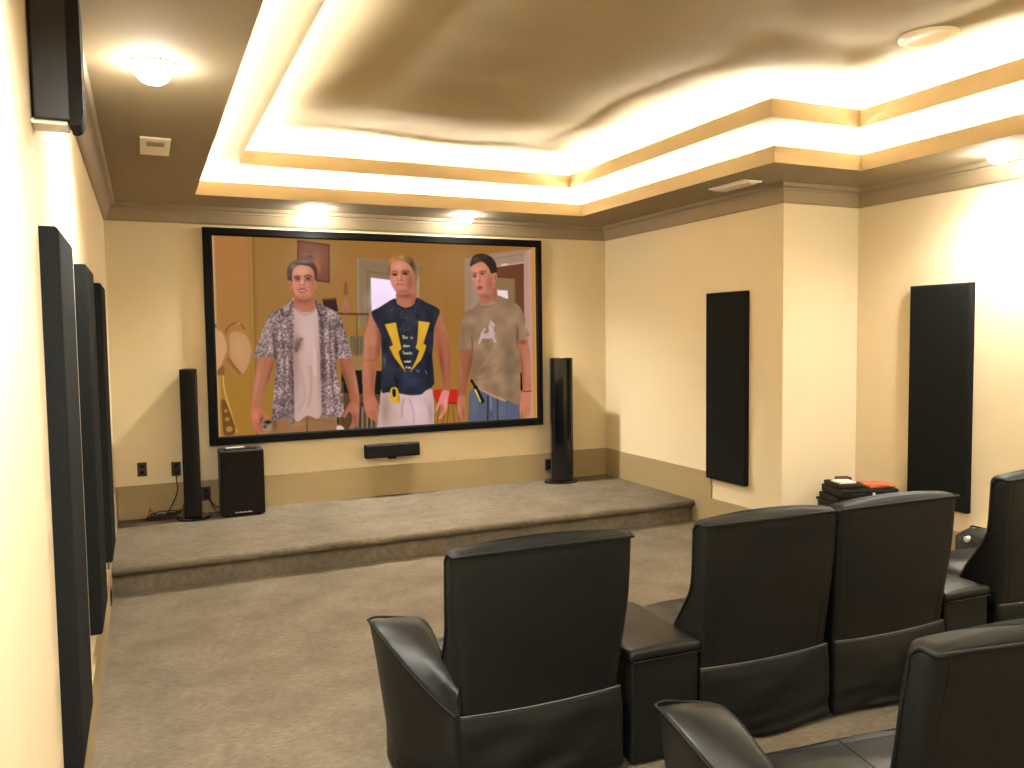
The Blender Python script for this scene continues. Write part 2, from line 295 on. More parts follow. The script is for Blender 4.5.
    glyphs('j', 335, 420, 30, 'This'); glyphs('j', 472, 424, 28, 'is')
    glyphs('j', 350, 556, 26, 'where'); glyphs('j', 340, 672, 25, 'Tenaulty')
    glyphs('d', 426, 161, 14, 'comes'); glyphs('d', 438, 211, 13, 'from')
    # yellow walkie-talkie on the belt
    line('d', [(355, 300), (368, 390)], 9, (26, 26, 30), 1, 1); blob('d', (372, 335), (14, 12), (24, 24, 28), .9)
    poly('d', [(318, 395), (345, 382), (372, 392), (392, 470), (388, 505), (350, 515), (326, 495), (316, 440)], (206, 162, 46)); poly('d', [(330, 405), (356, 398), (360, 450), (338, 458)], (44, 36, 30)); blob('d', (382, 470), (6, 30), (120, 88, 30), .6)
    # head
    hair = poly('c', [(302, 175), (298, 120), (318, 78), (360, 55), (420, 44), (470, 60), (510, 98), (530, 150), (528, 205), (505, 230), (330, 230), (310, 215)], (150, 108, 64))
    blob('c', (490, 130), (38, 70), (72, 54, 36), .85, hair); blob('c', (340, 95), (40, 30), (196, 146, 86), .6, hair); blob('c', (408, 66), (20, 14), (200, 172, 130), .6, hair); blob('c', (312, 180), (8, 40), (96, 66, 42), .7, hair)
    for k in range(16):
        x = 325+k*12; line('c', [(x, 60+abs(k-8)*4), (x-10+rng.rand()*20, 110)], 5, [(110, 78, 44), (206, 160, 100)][k % 2], .4, 1.5, hair)
    e = poly('c', [(515, 215), (536, 210), (538, 245), (522, 275), (510, 270)], (170, 102, 78)); blob('c', (526, 242), (5, 16), (112, 60, 46), .7, e)
    face = poly('c', [(318, 190), (326, 130), (350, 104), (400, 92), (450, 110), (490, 150), (508, 200), (507, 262), (496, 318), (462, 354), (412, 364), (372, 350), (345, 320), (326, 280), (316, 240)], (194, 128, 104))
    blob('c', (480, 270), (40, 90), (134, 84, 60), .75, face); blob('c', (390, 140), (50, 26), (216, 152, 122), .7, face); blob('c', (352, 260), (20, 40), (210, 142, 118), .6, face); blob('c', (420, 345), (60, 18), (132, 84, 62), .6, face)
    blob('c', (352, 204), (24, 10), (116, 58, 44), .75, face); blob('c', (440, 196), (28, 11), (98, 54, 42), .8, face)
    line('c', [(330, 184), (356, 178), (378, 186)], 8, (100, 62, 42), .85, 2, face); line('c', [(412, 182), (440, 174), (470, 180)], 9, (80, 50, 36), .9, 2, face)
    for c in ((354, 206), (438, 198)): blob('c', c, (17, 8), (40, 22, 20), 1, face)
    blob('c', (392, 222), (9, 26), (224, 158, 134), .65, face); blob('c', (408, 226), (8, 24), (144, 82, 62), .6, face); blob('c', (384, 252), (6, 4), (106, 54, 42), .8, face); blob('c', (408, 252), (8, 5), (96, 50, 40), .8, face)
    line('c', [(362, 290), (390, 284), (425, 288)], 6, (118, 58, 48), .9, 1.5, face); line('c', [(372, 299), (396, 302), (416, 297)], 7, (198, 116, 100), .7, 2, face); line('c', [(424, 262), (440, 290)], 4, (140, 82, 62), .5, 2, face)

    # ---- man on the right: sand T-shirt with a small pale dog print
    arm = poly('f', [(150, 150), (238, 158), (242, 230), (225, 310), (205, 400), (190, 500), (180, 520), (132, 520), (134, 400), (145, 280)], (152, 94, 70))
    blob('f', (222, 260), (18, 120), DK, .6, arm, .2); blob('f', (150, 330), (10, 120), (196, 132, 104), .4, arm)
    hand = poly('f', [(132, 510), (182, 510), (186, 580), (182, 640), (186, 690), (165, 700), (145, 680), (128, 640), (120, 590)], (178, 112, 88)); blob('f', (170, 640), (10, 46), DK, .5, hand); blob('f', (135, 600), (10, 40), (206, 142, 116), .5, hand)
    arm = poly('f', [(595, 90), (660, 65), (680, 130), (690, 230), (692, 350), (690, 480), (632, 480), (630, 380), (615, 260)], (176, 112, 88))
    blob('f', (620, 280), (16, 150), DK, .6, arm, -.1); blob('f', (668, 300), (14, 130), (200, 136, 110), .4, arm); blob('f', (630, 95), (34, 18), (112, 62, 44), .7, arm)
    hand = poly('f', [(630, 465), (690, 465), (694, 560), (688, 630), (665, 670), (640, 676), (628, 640), (622, 600), (612, 655), (602, 640), (604, 560)], (188, 122, 98)); line('f', [(650, 590), (645, 665)], 5, (128, 74, 56), .6, 2, hand); line('f', [(668, 590), (668, 655)], 5, (136, 80, 60), .5, 2, hand)
    line('f', [(628, 468), (660, 472), (692, 468)], 9, (120, 44, 36), .95, 1)
    pants = poly('f', [(218, 470), (300, 440), (430, 510), (600, 560), (612, 720), (205, 720)], (92, 94, 110), sm=False)
    blob('f', (250, 560), (30, 120), (110, 112, 128), .6, pants); blob('f', (470, 620), (60, 90), (104, 108, 124), .6, pants); line('f', [(360, 500), (355, 700)], 13, (38, 36, 42), .85, 2, pants); line('f', [(432, 510), (432, 700)], 10, (44, 44, 54), .8, 2, pants)
    line('f', [(378, 500), (382, 620)], 16, (142, 140, 148), .7, 3, pants); line('f', [(500, 545), (505, 690)], 8, (66, 68, 82), .6, 3, pants); blob('f', (385, 640), (16, 40), (70, 72, 86), .5, pants)
    poly('f', [(608, 330), (622, 330), (628, 460), (606, 470)], (26, 20, 20), sm=False)
    nk = poly('e', [(322, 470), (440, 420), (462, 490), (450, 520), (380, 560), (322, 545)], (170, 106, 82)); blob('e', (360, 495), (50, 18), (124, 72, 54), .6, nk, .3); blob('e', (440, 480), (18, 50), (126, 78, 56), .5, nk)
    tc = np.clip(np.array((144, 116, 90), np.float32)/255*(.9+.22*noise(34, 21))[..., None], 0, 1)
    tee = poly('p', T('e', [(318, 528), (340, 560), (390, 565), (440, 540), (470, 495), (540, 525), (600, 550), (640, 580), (672, 640), (690, 700)]) + T('f', [(650, -30), (686, 40), (650, 66), (596, 96), (608, 250), (612, 420), (604, 570), (520, 545), (420, 505), (330, 465), (255, 425), (238, 392), (232, 330), (238, 160), (132, 148), (140, 60), (152, 10)]) + T('e', [(165, 730), (180, 660), (210, 620), (265, 590)]), tc, soft=1)
    blob('e', (400, 640), (120, 60), (156, 122, 98), .5, tee); blob('f', (520, 250), (60, 200), (106, 88, 66), .5, tee); blob('f', (240, 120), (10, 80), (92, 76, 54), .6, tee); blob('f', (590, 60), (12, 90), (84, 70, 52), .7, tee)
    blob('f', (170, 60), (20, 60), (116, 96, 70), .5, tee); line('e', [(300, 570), (345, 585), (420, 580), (475, 530)], 8, (112, 90, 66), .6, 2, tee); line('e', [(265, 590), (330, 598), (375, 570)], 7, (104, 84, 60), .5, 2, tee)
    for q in ([(250, 330), (330, 220), (400, 110)], [(258, 360), (340, 290), (400, 210)], [(250, 380), (340, 375), (470, 300)], [(290, 310), (420, 270)], [(245, 390), (370, 365)]): line('f', q, 6, (106, 86, 62), .5, 3, tee)
    for q in ([(275, 330), (360, 210), (420, 110)], [(280, 385), (400, 350), (560, 280)]): line('f', q, 7, (160, 130, 102), .4, 3, tee)
    poly('f', [(255, 425), (330, 465), (420, 505), (490, 532), (490, 550), (400, 515), (300, 465), (245, 432)], (176, 140, 120), clip=None)
    m = poly('k', [(388, 130), (405, 160), (432, 176), (440, 205), (425, 225), (418, 250), (438, 300), (432, 340), (445, 385), (462, 412), (450, 424), (425, 408), (400, 370), (345, 375), (290, 372), (262, 395), (245, 438), (222, 436), (228, 400), (246, 345), (262, 300), (300, 240), (318, 238), (316, 262), (290, 290), (310, 305), (350, 300), (362, 270), (356, 225), (372, 180)], (190, 160, 154), soft=1)
    blob('k', (405, 210), (14, 10), (130, 104, 96), .6, m); line('k', [(300, 330), (370, 330)], 10, (160, 130, 120), .5, 2, m)
    # tool in the waistband
    line('f', [(232, 388), (262, 440)], 20, (30, 28, 28), 1, 1, sm=False); line('f', [(262, 440), (315, 545)], 34, (30, 30, 32), 1, 1, sm=False); line('f', [(262, 462), (300, 548)], 14, (206, 176, 76), 1, 1, sm=False); line('f', [(258, 455), (282, 505)], 6, (226, 214, 190), .9, 1, sm=False)
    # head, turned to the left
    hair = poly('e', [(240, 255), (248, 210), (272, 172), (325, 156), (385, 168), (430, 200), (455, 250), (458, 300), (440, 320), (415, 330), (390, 270), (330, 230), (262, 262)], (50, 40, 32))
    blob('e', (290, 200), (40, 24), (98, 84, 66), .6, hair); blob('e', (360, 180), (40, 18), (78, 66, 54), .5, hair)
    for k in range(22):
        x, y = 255+rng.rand()*180, 175+rng.rand()*60; line('e', [(x, y), (x+10, y-12)], 5, [(34, 26, 22), (104, 90, 70)][k % 2], .5, 1, hair)
    face = poly('e', [(248, 262), (290, 235), (335, 222), (375, 250), (400, 310), (430, 320), (440, 370), (430, 430), (400, 480), (345, 494), (312, 480), (290, 440), (268, 400), (256, 350), (246, 300)], (192, 124, 100))
    blob('e', (400, 400), (40, 90), (146, 88, 66), .7, face); blob('e', (300, 280), (44, 26), (214, 148, 122), .7, face); blob('e', (340, 380), (24, 30), (206, 126, 104), .5, face); blob('e', (350, 485), (50, 14), (140, 86, 64), .5, face)
    e = poly('e', [(424, 320), (452, 310), (460, 340), (448, 385), (432, 390)], (182, 112, 88)); blob('e', (444, 350), (6, 20), (118, 64, 48), .6, e)
    line('e', [(258, 318), (280, 312), (296, 316)], 7, (74, 48, 36), .85, 2, face); line('e', [(312, 306), (340, 296), (368, 304)], 8, (70, 46, 34), .85, 2, face)
    for c in ((277, 336), (338, 318)): blob('e', c, (20, 11), (136, 78, 60), .6, face); blob('e', c, (13, 8), (40, 26, 22), 1, face)
    blob('e', (298, 352), (8, 28), (226, 160, 136), .7, face); blob('e', (318, 362), (9, 24), (152, 88, 68), .5, face); blob('e', (314, 382), (12, 5), (104, 54, 42), .8, face)
    poly('e', [(296, 428), (318, 416), (340, 424), (336, 440), (318, 448), (302, 446)], (142, 74, 60), clip=face); line('e', [(304, 447), (320, 452), (334, 442)], 8, (206, 104, 84), .8, 1.5, face); line('e', [(300, 420), (318, 412), (338, 420)], 6, (190, 104, 86), .7, 1.5, face)
    img = np.clip((img-.40)*1.12+.395, 0, 1)
    return img.reshape(PH, SS, PW, SS, 3).mean((1, 3))
import bpy, bmesh, math, random
from mathutils import Vector, Matrix, noise as mnoise
C = bpy.context.scene.collection
random.seed(3)
PI = math.pi
EXPO = 1.75

# ------------------------------------------------------------------ materials
def lin(c):
    return tuple((v/255/12.92 if v <= 10 else ((v/255+.055)/1.055)**2.4) for v in c)
def mat(name, rgb, rough=.6, spec=.5, metal=0., bump=None, vary=None, coat=0.):
    """rgb in 0-255 sRGB; bump=(scale, strength, distance); vary=(scale, amount)"""
    m = bpy.data.materials.new(name); m.use_nodes = True
    nt = m.node_tree; b = nt.nodes['Principled BSDF']
    col = lin(rgb)
    b.inputs['Base Color'].default_value = (*col, 1); b.inputs['Roughness'].default_value = rough
    b.inputs['Metallic'].default_value = metal; b.inputs['Specular IOR Level'].default_value = spec
    b.inputs['Coat Weight'].default_value = coat
    tc = nt.nodes.new('ShaderNodeTexCoord')
    if vary:
        n = nt.nodes.new('ShaderNodeTexNoise'); n.inputs['Scale'].default_value = vary[0]; n.inputs['Detail'].default_value = 5
        nt.links.new(tc.outputs['Object'], n.inputs['Vector'])
        r = nt.nodes.new('ShaderNodeValToRGB'); a = vary[1]
        r.color_ramp.elements[0].position = .3; r.color_ramp.elements[1].position = .7
        r.color_ramp.elements[0].color = (*[v*(1-a) for v in col], 1); r.color_ramp.elements[1].color = (*[min(v*(1+a), 1) for v in col], 1)
        nt.links.new(n.outputs['Fac'], r.inputs['Fac']); nt.links.new(r.outputs['Color'], b.inputs['Base Color'])
    if bump:
        n = nt.nodes.new('ShaderNodeTexNoise'); n.inputs['Scale'].default_value = bump[0]; n.inputs['Detail'].default_value = 4
        nt.links.new(tc.outputs['Object'], n.inputs['Vector'])
        bp = nt.nodes.new('ShaderNodeBump'); bp.inputs['Strength'].default_value = bump[1]; bp.inputs['Distance'].default_value = bump[2]
        nt.links.new(n.outputs['Fac'], bp.inputs['Height']); nt.links.new(bp.outputs['Normal'], b.inputs['Normal'])
    return m
def glow(name, rgb, strength):
    m = bpy.data.materials.new(name); m.use_nodes = True; nt = m.node_tree
    nt.nodes.remove(nt.nodes['Principled BSDF'])
    e = nt.nodes.new('ShaderNodeEmission'); e.inputs['Color'].default_value = (*rgb, 1); e.inputs['Strength'].default_value = strength
    nt.links.new(e.outputs[0], nt.nodes['Material Output'].inputs['Surface']); return m
def carpet_mat():
    m = mat('carpet', (150, 137, 117), .95, .1); nt = m.node_tree; b = nt.nodes['Principled BSDF']
    tc = nt.nodes.new('ShaderNodeTexCoord')
    mp = nt.nodes.new('ShaderNodeMapping'); mp.inputs['Scale'].default_value = (1, 3.2, 1); mp.inputs['Rotation'].default_value = (0, 0, .1)
    nt.links.new(tc.outputs['Object'], mp.inputs['Vector'])
    n1 = nt.nodes.new('ShaderNodeTexNoise'); n1.inputs['Scale'].default_value = 2.6; n1.inputs['Detail'].default_value = 6; n1.inputs['Roughness'].default_value = .65
    n2 = nt.nodes.new('ShaderNodeTexNoise'); n2.inputs['Scale'].default_value = 24; n2.inputs['Detail'].default_value = 4; n2.inputs['Roughness'].default_value = .7
    n3 = nt.nodes.new('ShaderNodeTexNoise'); n3.inputs['Scale'].default_value = 220; n3.inputs['Detail'].default_value = 3
    nt.links.new(tc.outputs['Object'], n1.inputs['Vector']); nt.links.new(mp.outputs[0], n2.inputs['Vector']); nt.links.new(tc.outputs['Object'], n3.inputs['Vector'])
    r1 = nt.nodes.new('ShaderNodeValToRGB'); e = r1.color_ramp.elements
    e[0].position, e[1].position = .32, .68
    e[0].color = (*lin((95, 87, 74)), 1); e[1].color = (*lin((117, 107, 91)), 1)
    r2 = nt.nodes.new('ShaderNodeValToRGB'); e = r2.color_ramp.elements
    e[0].position, e[1].position = .3, .7; e[0].color = (.72, .72, .72, 1); e[1].color = (1.18, 1.18, 1.18, 1)
    mx = nt.nodes.new('ShaderNodeMix'); mx.data_type = 'RGBA'; mx.blend_type = 'MULTIPLY'; mx.inputs[0].default_value = 1
    nt.links.new(n1.outputs['Fac'], r1.inputs[0]); nt.links.new(n2.outputs['Fac'], r2.inputs[0])
    nt.links.new(r1.outputs[0], mx.inputs[6]); nt.links.new(r2.outputs[0], mx.inputs[7])
    nt.links.new(mx.outputs[2], b.inputs['Base Color'])
    ad = nt.nodes.new('ShaderNodeMath'); ad.operation = 'ADD'
    nt.links.new(n3.outputs['Fac'], ad.inputs[0]); nt.links.new(n2.outputs['Fac'], ad.inputs[1])
    bp = nt.nodes.new('ShaderNodeBump'); bp.inputs['Strength'].default_value = .5; bp.inputs['Distance'].default_value = .01
    nt.links.new(ad.outputs[0], bp.inputs['Height']); nt.links.new(bp.outputs[0], b.inputs['Normal'])
    return m
M_wall = mat('cream_paint', (221, 206, 174), .85, .25, bump=(180, .08, .002))
M_base = mat('tan_paint', (156, 138, 102), .6, .4)
M_ceil = mat('taupe_paint', (146, 132, 108), .85, .2, bump=(160, .08, .002))
M_lip = mat('tray_paint', (170, 152, 120), .8, .2)
M_crown = mat('crown_paint', (146, 130, 104), .6, .4)
M_carpet = carpet_mat()
M_leather = mat('black_leather', (15, 17, 16), .50, .24, bump=(120, .12, .003))
M_leather2 = mat('black_leather_worn', (17, 18, 17), .44, .32, bump=(120, .12, .003))
M_pipe = mat('leather_piping', (15, 16, 15), .6, .2)
M_thread = mat('grey_stitching', (120, 116, 108), .7, .3)
M_fabric = mat('black_fabric', (24, 25, 24), .95, .1, bump=(400, .5, .002), vary=(160, .25))
M_grille = mat('speaker_cloth', (26, 25, 24), .9, .15, bump=(500, .4, .001))
M_black = mat('satin_black', (13, 13, 13), .55, .2)
M_gloss = mat('gloss_black', (14, 14, 14), .12, .5, coat=.5)
M_velvet = mat('black_velvet', (8, 8, 8), .75, .12)
M_vinyl = mat('black_vinyl', (30, 28, 26), .5, .4)
M_plastic = mat('dark_plastic', (40, 36, 33), .4, .5)
M_silver = mat('silver_print', (222, 220, 212), .35, .5, metal=.15)
M_white = mat('white_plastic', (232, 222, 204), .5, .4)
M_vent = mat('vent_enamel', (244, 234, 216), .5, .4)
M_ventdark = mat('vent_inset', (176, 160, 136), .7, .3)  # darker tone of the inset louvers, their own colour
M_orange = mat('orange_card', (186, 98, 66), .5, .4)
M_paper = mat('white_card', (226, 218, 204), .6, .3)
M_brownwood = mat('brown_card', (70, 40, 30), .6, .3)
M_cable = mat('black_rubber', (22, 21, 20), .55, .4)
M_screenedge = mat('screen_edge', (30, 30, 30), .8, .2)

# ------------------------------------------------------------------ mesh helpers
def obj(name, bm, m, parent=None, smooth=False, loc=None):
    me = bpy.data.meshes.new(name); bm.to_mesh(me); bm.free()
    o = bpy.data.objects.new(name, me); C.objects.link(o)
    if m is not None:
        for q in (m if isinstance(m, (list, tuple)) else [m]): me.materials.append(q)
    if smooth:
        for p in me.polygons: p.use_smooth = True
    if parent is not None: o.parent = parent
    if loc is not None: o.location = loc
    return o
def thing(name, label, cat, loc=(0, 0, 0), rotz=0., group=None):
    o = bpy.data.objects.new(name, None); C.objects.link(o); o.empty_display_size = .1
    o.location = loc; o.rotation_euler = (0, 0, rotz); o['label'] = label; o['category'] = cat
    if group: o['group'] = group
    return o
def tag(o, label, cat, group=None):
    o['label'] = label; o['category'] = cat
    if group: o['group'] = group
    return o
def struct(name, bm, m, label=None, smooth=False):
    o = obj(name, bm, m, None, smooth); o['kind'] = 'structure'
    if label: o['label'] = label
    return o
def BM(): return bmesh.new()
def box(bm, x0, x1, y0, y1, z0, z1, bev=0., seg=2, mi=0):
    r = bmesh.ops.create_cube(bm, size=1)
    vs = r['verts']
    for v in vs:
        v.co = Vector(((x0+x1)/2+v.co.x*(x1-x0), (y0+y1)/2+v.co.y*(y1-y0), (z0+z1)/2+v.co.z*(z1-z0)))
    fs = {f for v in vs for f in v.link_faces}
    for f in fs: f.material_index = mi
    if bev > 0:
        es = {e for v in vs for e in v.link_edges}
        bmesh.ops.bevel(bm, geom=list(es), offset=bev, segments=seg, affect='EDGES', profile=.5)
    return bm
def quad(bm, *ps, mi=0):
    f = bm.faces.new([bm.verts.new(p) for p in ps]); f.material_index = mi; return f
def rings(bm, rs, cap0=True, cap1=True, closed=True, mi=0):
    """loft a list of equally long rings"""
    V = [[bm.verts.new(p) for p in r] for r in rs]; n = len(V[0])
    for a, b in zip(V[:-1], V[1:]):
        for i in range(n if closed else n-1):
            f = bm.faces.new((a[i], a[(i+1) % n], b[(i+1) % n], b[i])); f.material_index = mi
    if cap0: bm.faces.new(V[0][::-1]).material_index = mi
    if cap1: bm.faces.new(V[-1]).material_index = mi
    return V
def tube(bm, pts, r, n=8, closed=False, rz=None):
    pts = [Vector(p) for p in pts]; N = len(pts); rs = []
    prev = None
    for i, p in enumerate(pts):
        if closed: t = (pts[(i+1) % N]-pts[i-1])
        else: t = pts[min(i+1, N-1)]-pts[max(i-1, 0)]
        t.normalize()
        a = prev if prev is not None else (Vector((0, 0, 1)) if abs(t.z) < .9 else Vector((1, 0, 0)))
        u = (a-t*a.dot(t)); u = u.normalized() if u.length > 1e-6 else t.orthogonal().normalized(); v = t.cross(u); prev = u
        rs.append([p+(u*math.cos(2*PI*k/n)+v*math.sin(2*PI*k/n))*r for k in range(n)])
    if closed: rs.append(rs[0]); rings(bm, rs, False, False); bmesh.ops.remove_doubles(bm, verts=bm.verts, dist=1e-6)
    else: rings(bm, rs)
    return bm
def spline(P, n=8):
    P = [Vector(p) for p in P]; e = [2*P[0]-P[1]]+P+[2*P[-1]-P[-2]]; out = []
    for i in range(1, len(e)-2):
        p0, p1, p2, p3 = e[i-1:i+3]
        for k in range(n):
            t = k/n; out.append(.5*((2*p1)+(-p0+p2)*t+(2*p0-5*p1+4*p2-p3)*t*t+(-p0+3*p1-3*p2+p3)*t**3))
    return out+[P[-1]]
def rrect(x0, x1, y0, y1, r, z, k=5):
    out = []
    for cx, cy, a0 in ((x1-r, y1-r, 0), (x0+r, y1-r, PI/2), (x0+r, y0+r, PI), (x1-r, y0+r, 1.5*PI)):
        for i in range(k+1):
            a = a0+PI/2*i/k; out.append(Vector((cx+r*math.cos(a), cy+r*math.sin(a), z)))
    return out
def disc(bm, r, z0, z1, n=40, cx=0, cy=0):
    rings(bm, [[Vector((cx+r*math.cos(2*PI*k/n), cy+r*math.sin(2*PI*k/n), z)) for k in range(n)] for z in (z0, z1)])
def lathe(bm, prof, n=40, cap0=True, cap1=True):
    rings(bm, [[Vector((r*math.cos(2*PI*k/n), r*math.sin(2*PI*k/n), z)) for k in range(n)] for r, z in prof], cap0, cap1)
def xform(bm, M): bmesh.ops.transform(bm, matrix=M, verts=bm.verts)
def recalc(bm): bmesh.ops.recalc_face_normals(bm, faces=bm.faces); return bm

# ------------------------------------------------------------------ room
D, W, W2, YP = 7.242, 4.625, 5.385, 4.682
YB = -1.6                       # wall behind the viewer
HC, HS = 2.603, 2.74            # underside of the crown, soffit height
SZ, SY = .181, 5.753            # stage height and front edge
BZ = .2763                      # height of the tan band above whatever floor it stands on

bm = BM(); box(bm, -.1, W2+.1, YB-.1, D+.1, -.1, 0); struct('floor', bm, M_carpet)
# stage: carpeted step with a rounded nosing
prof = [(SY+.012, 0), (SY+.012, SZ-.06), (SY-.008, SZ-.058), (SY-.024, SZ-.046), (SY-.031, SZ-.030), (SY-.028, SZ-.014), (SY-.016, SZ-.003), (SY, SZ), (SY+.02, SZ), (D, SZ), (D, 0)]
bm = BM(); rings(bm, [[Vector((x, y, z)) for y, z in prof] for x in (.0, W)]); recalc(bm)
struct('floor_stage', bm, M_carpet, 'low carpeted stage step under the projection screen')

def wall(name, a, b, nrm, z1=2.76, m=M_wall, z0=0, t=.1):
    """solid wall slab whose visible face runs a->b; nrm points into the room"""
    a, b, n = Vector((*a, 0)), Vector((*b, 0)), Vector((*nrm, 0))*t
    bm = BM(); rings(bm, [[a+Vector((0, 0, z)), b+Vector((0, 0, z)), b-n+Vector((0, 0, z)), a-n+Vector((0, 0, z))] for z in (z0, z1)]); recalc(bm)
    return struct(name, bm, m)
wall('wall_front', (-.1, D), (W+.1, D), (0, -1))
wall('wall_left', (0, YB), (0, D), (1, 0))
bm = BM(); box(bm, W, W2+.1, YP, D+.1, 0, 2.76); struct('wall_right_front', bm, M_wall)     # the part that juts into the room
wall('wall_right', (W2, YB), (W2, YP), (-1, 0))
wall('wall_back', (-.1, YB), (W2+.1, YB), (0, 1))

def band(name, a, b, nrm, z0, z1, m=M_base, t=.014):
    a, b, n = Vector((*a, 0)), Vector((*b, 0)), Vector((*nrm, 0))*t
    e = .004; up = Vector((0, 0, 1))
    bm = BM(); rings(bm, [[a+up*z0, b+up*z0, b+up*z1, a+up*z1], [a+n+up*z0, b+n+up*z0, b+n+up*(z1-e), a+n+up*(z1-e)]]); recalc(bm)
    return struct(name, bm, m)
band('baseboard_front', (0, D), (W, D), (0, -1), SZ, SZ+BZ)
SB = 5.508                      # where the tan band steps down beside the stage
def band2(name, x, s, ys, zt):
    bm = BM(); t = .014*s
    pts = [(ys[0], 0), (ys[1], 0), (ys[2], 0), (ys[2], zt[1]), (ys[1], zt[1]), (ys[1], zt[0]), (ys[0], zt[0])]
    rings(bm, [[Vector((x, y, z)) for y, z in pts], [Vector((x+t, y, z)) for y, z in pts]]); recalc(bm)
    return struct(name, bm, M_base)
band2('baseboard_right', W, -1, (YP, SB, D), (.237, SZ+BZ))
band2('baseboard_left', 0, 1, (YB, SB, D), (.237, SZ+BZ))
band('baseboard_jog', (W, YP), (W2, YP), (0, -1), 0, .237)
band('baseboard_right_rear', (W2, YB), (W2, YP), (-1, 0), 0, .237)
band('baseboard_back', (0, YB), (W2, YB), (0, 1), 0, .237)

# crown: a tan board with a small bead where it meets the ceiling, following the plan of the room
plan = [(0, YB), (W2, YB), (W2, YP), (W, YP), (W, D), (0, D)]          # counter-clockwise
def offset(poly, d):
    """move every edge of a rectilinear ring towards the room by d (negative: outwards)"""
    n = len(poly); out = []
    for i in range(n):
        p, a, b = Vector(poly[i]), Vector(poly[i-1]), Vector(poly[(i+1) % n])
        e1, e2 = (p-a).normalized(), (b-p).normalized()
        n1, n2 = Vector((-e1.y, e1.x)), Vector((-e2.y, e2.x))
        out.append(tuple(p+(n1+n2)*d))
    return out
cprof = [(0, HC), (.012, HC), (.016, HC+.006), (.022, HC+.012), (.05, HC+.085), (.056, HC+.09), (.056, HC+.104), (.078, HC+.112), (.09, HS-.004), (.09, HS), (0, HS)]
def crown(name, i):
    bm = BM(); rs = []
    for o_, z in cprof:
        q = offset(plan, o_); rs.append([Vector((*q[i], z)), Vector((*q[(i+1) % 6], z))])
    rings(bm, [[r[0] for r in rs], [r[1] for r in rs]]); recalc(bm)
    return struct(name, bm, M_crown)
for i in range(6): crown('trim_%d' % (i+1), i)

# ceiling: flat border, then two lit troughs stepping up to the highest field
O1 = [(.65, -.7), (4.77, -.7), (4.77, 4.10), (4.0, 4.10), (4.0, 6.61), (.65, 6.61)]
Z1, L1, Z2, L2, Z3 = HS, 2.850, 2.96, 3.075, 3.205
O2 = [(.95, -.4), (4.53, -.4), (4.53, 3.90), (3.79, 3.90), (3.79, 6.46), (.95, 6.46)]
def loop_strip(bm, A, za, B, zb, mi=0):
    va = [bm.verts.new((*p, za)) for p in A]; vb = [bm.verts.new((*p, zb)) for p in B]; n = len(A)
    for i in range(n):
        f = bm.faces.new((va[i], va[(i+1) % n], vb[(i+1) % n], vb[i])); f.material_index = mi
bm = BM(); out = offset(plan, -.02)
loop_strip(bm, out, Z1, O1, Z1, 0)
loop_strip(bm, O1, Z1, O1, L1, 1); A = offset(O1, -.02); loop_strip(bm, O1, L1, A, L1, 1); loop_strip(bm, A, L1, A, Z1+.03, 1)
T1 = offset(O1, -.20); loop_strip(bm, A, Z1+.03, T1, Z1+.03, 1); loop_strip(bm, T1, Z1+.03, T1, Z2, 1)
struct('ceiling', bm, [M_ceil, M_lip])
bm = BM()
loop_strip(bm, T1, Z2, O2, Z2, 0)
loop_strip(bm, O2, Z2, O2, L2, 1); A = offset(O2, -.02); loop_strip(bm, O2, L2, A, L2, 1); loop_strip(bm, A, L2, A, Z2+.03, 1)
T2 = offset(O2, -.20); loop_strip(bm, A, Z2+.03, T2, Z2+.03, 1); loop_strip(bm, T2, Z2+.03, T2, Z3+.10, 1)
struct('ceiling_tray', bm, [M_ceil, M_lip])
# highest field: gently uneven plaster
bm = BM(); nx, ny = 110, 190; x0, x1, y0, y1 = .7, 4.8, -.65, 6.72; G = []
def bumpz(x, y):
    q = mnoise.noise(Vector((x*.6+3, y*1.5, 1.7)))*.042 + mnoise.noise(Vector((x*1.2+y*.7, y*2.4-x*.4, 5.1)))*.026
    e = max(0., min(x-.75, 6.66-y, (4.73 if y < 4.0 else 3.99)-x))/1.0
    e = min(e, 1.); e = e*e*(3-2*e)
    return q*(.25+.75*e)
for j in range(ny+1):
    row = []
    for i in range(nx+1):
        x, y = x0+(x1-x0)*i/nx, y0+(y1-y0)*j/ny
        row.append(bm.verts.new((x, y, Z3+bumpz(x, y))))
    G.append(row)
for j in range(ny):
    for i in range(nx): bm.faces.new((G[j][i], G[j][i+1], G[j+1][i+1], G[j+1][i]))
struct('ceiling_field', bm, M_ceil, smooth=True)

# rope lights lying in the two troughs
WARM = (1., .96, .82)
M_rope1 = glow('rope_glow_lower', WARM, 140); M_rope2 = glow('rope_glow_upper', WARM, 160)
def rope(name, poly, z, gaps, m, label):
    bm = BM(); n = len(poly)
    for i in range(n):
        a, b = Vector((*poly[i], z)), Vector((*poly[(i+1) % n], z)); L = (b-a).length; d = (b-a)/L
        t = [0.0]+[v for g in gaps.get(i, []) for v in g]+[L]
        for k in range(0, len(t), 2):
            tube(bm, [a+d*t[k], a+d*t[k+1]], .009, 6)
    o = obj(name, bm, m); return tag(o, label, 'light strip')
rope('rope_light', offset(O1, -.12), L1-.034, {}, M_rope1, 'warm glowing rope light hidden in the lower trough around the ceiling tray')
rope('rope_light', offset(O2, -.12), L2-.034, {4: [(1.40, 1.62)]}, M_rope2, 'warm glowing rope light in the upper trough below the highest ceiling field')

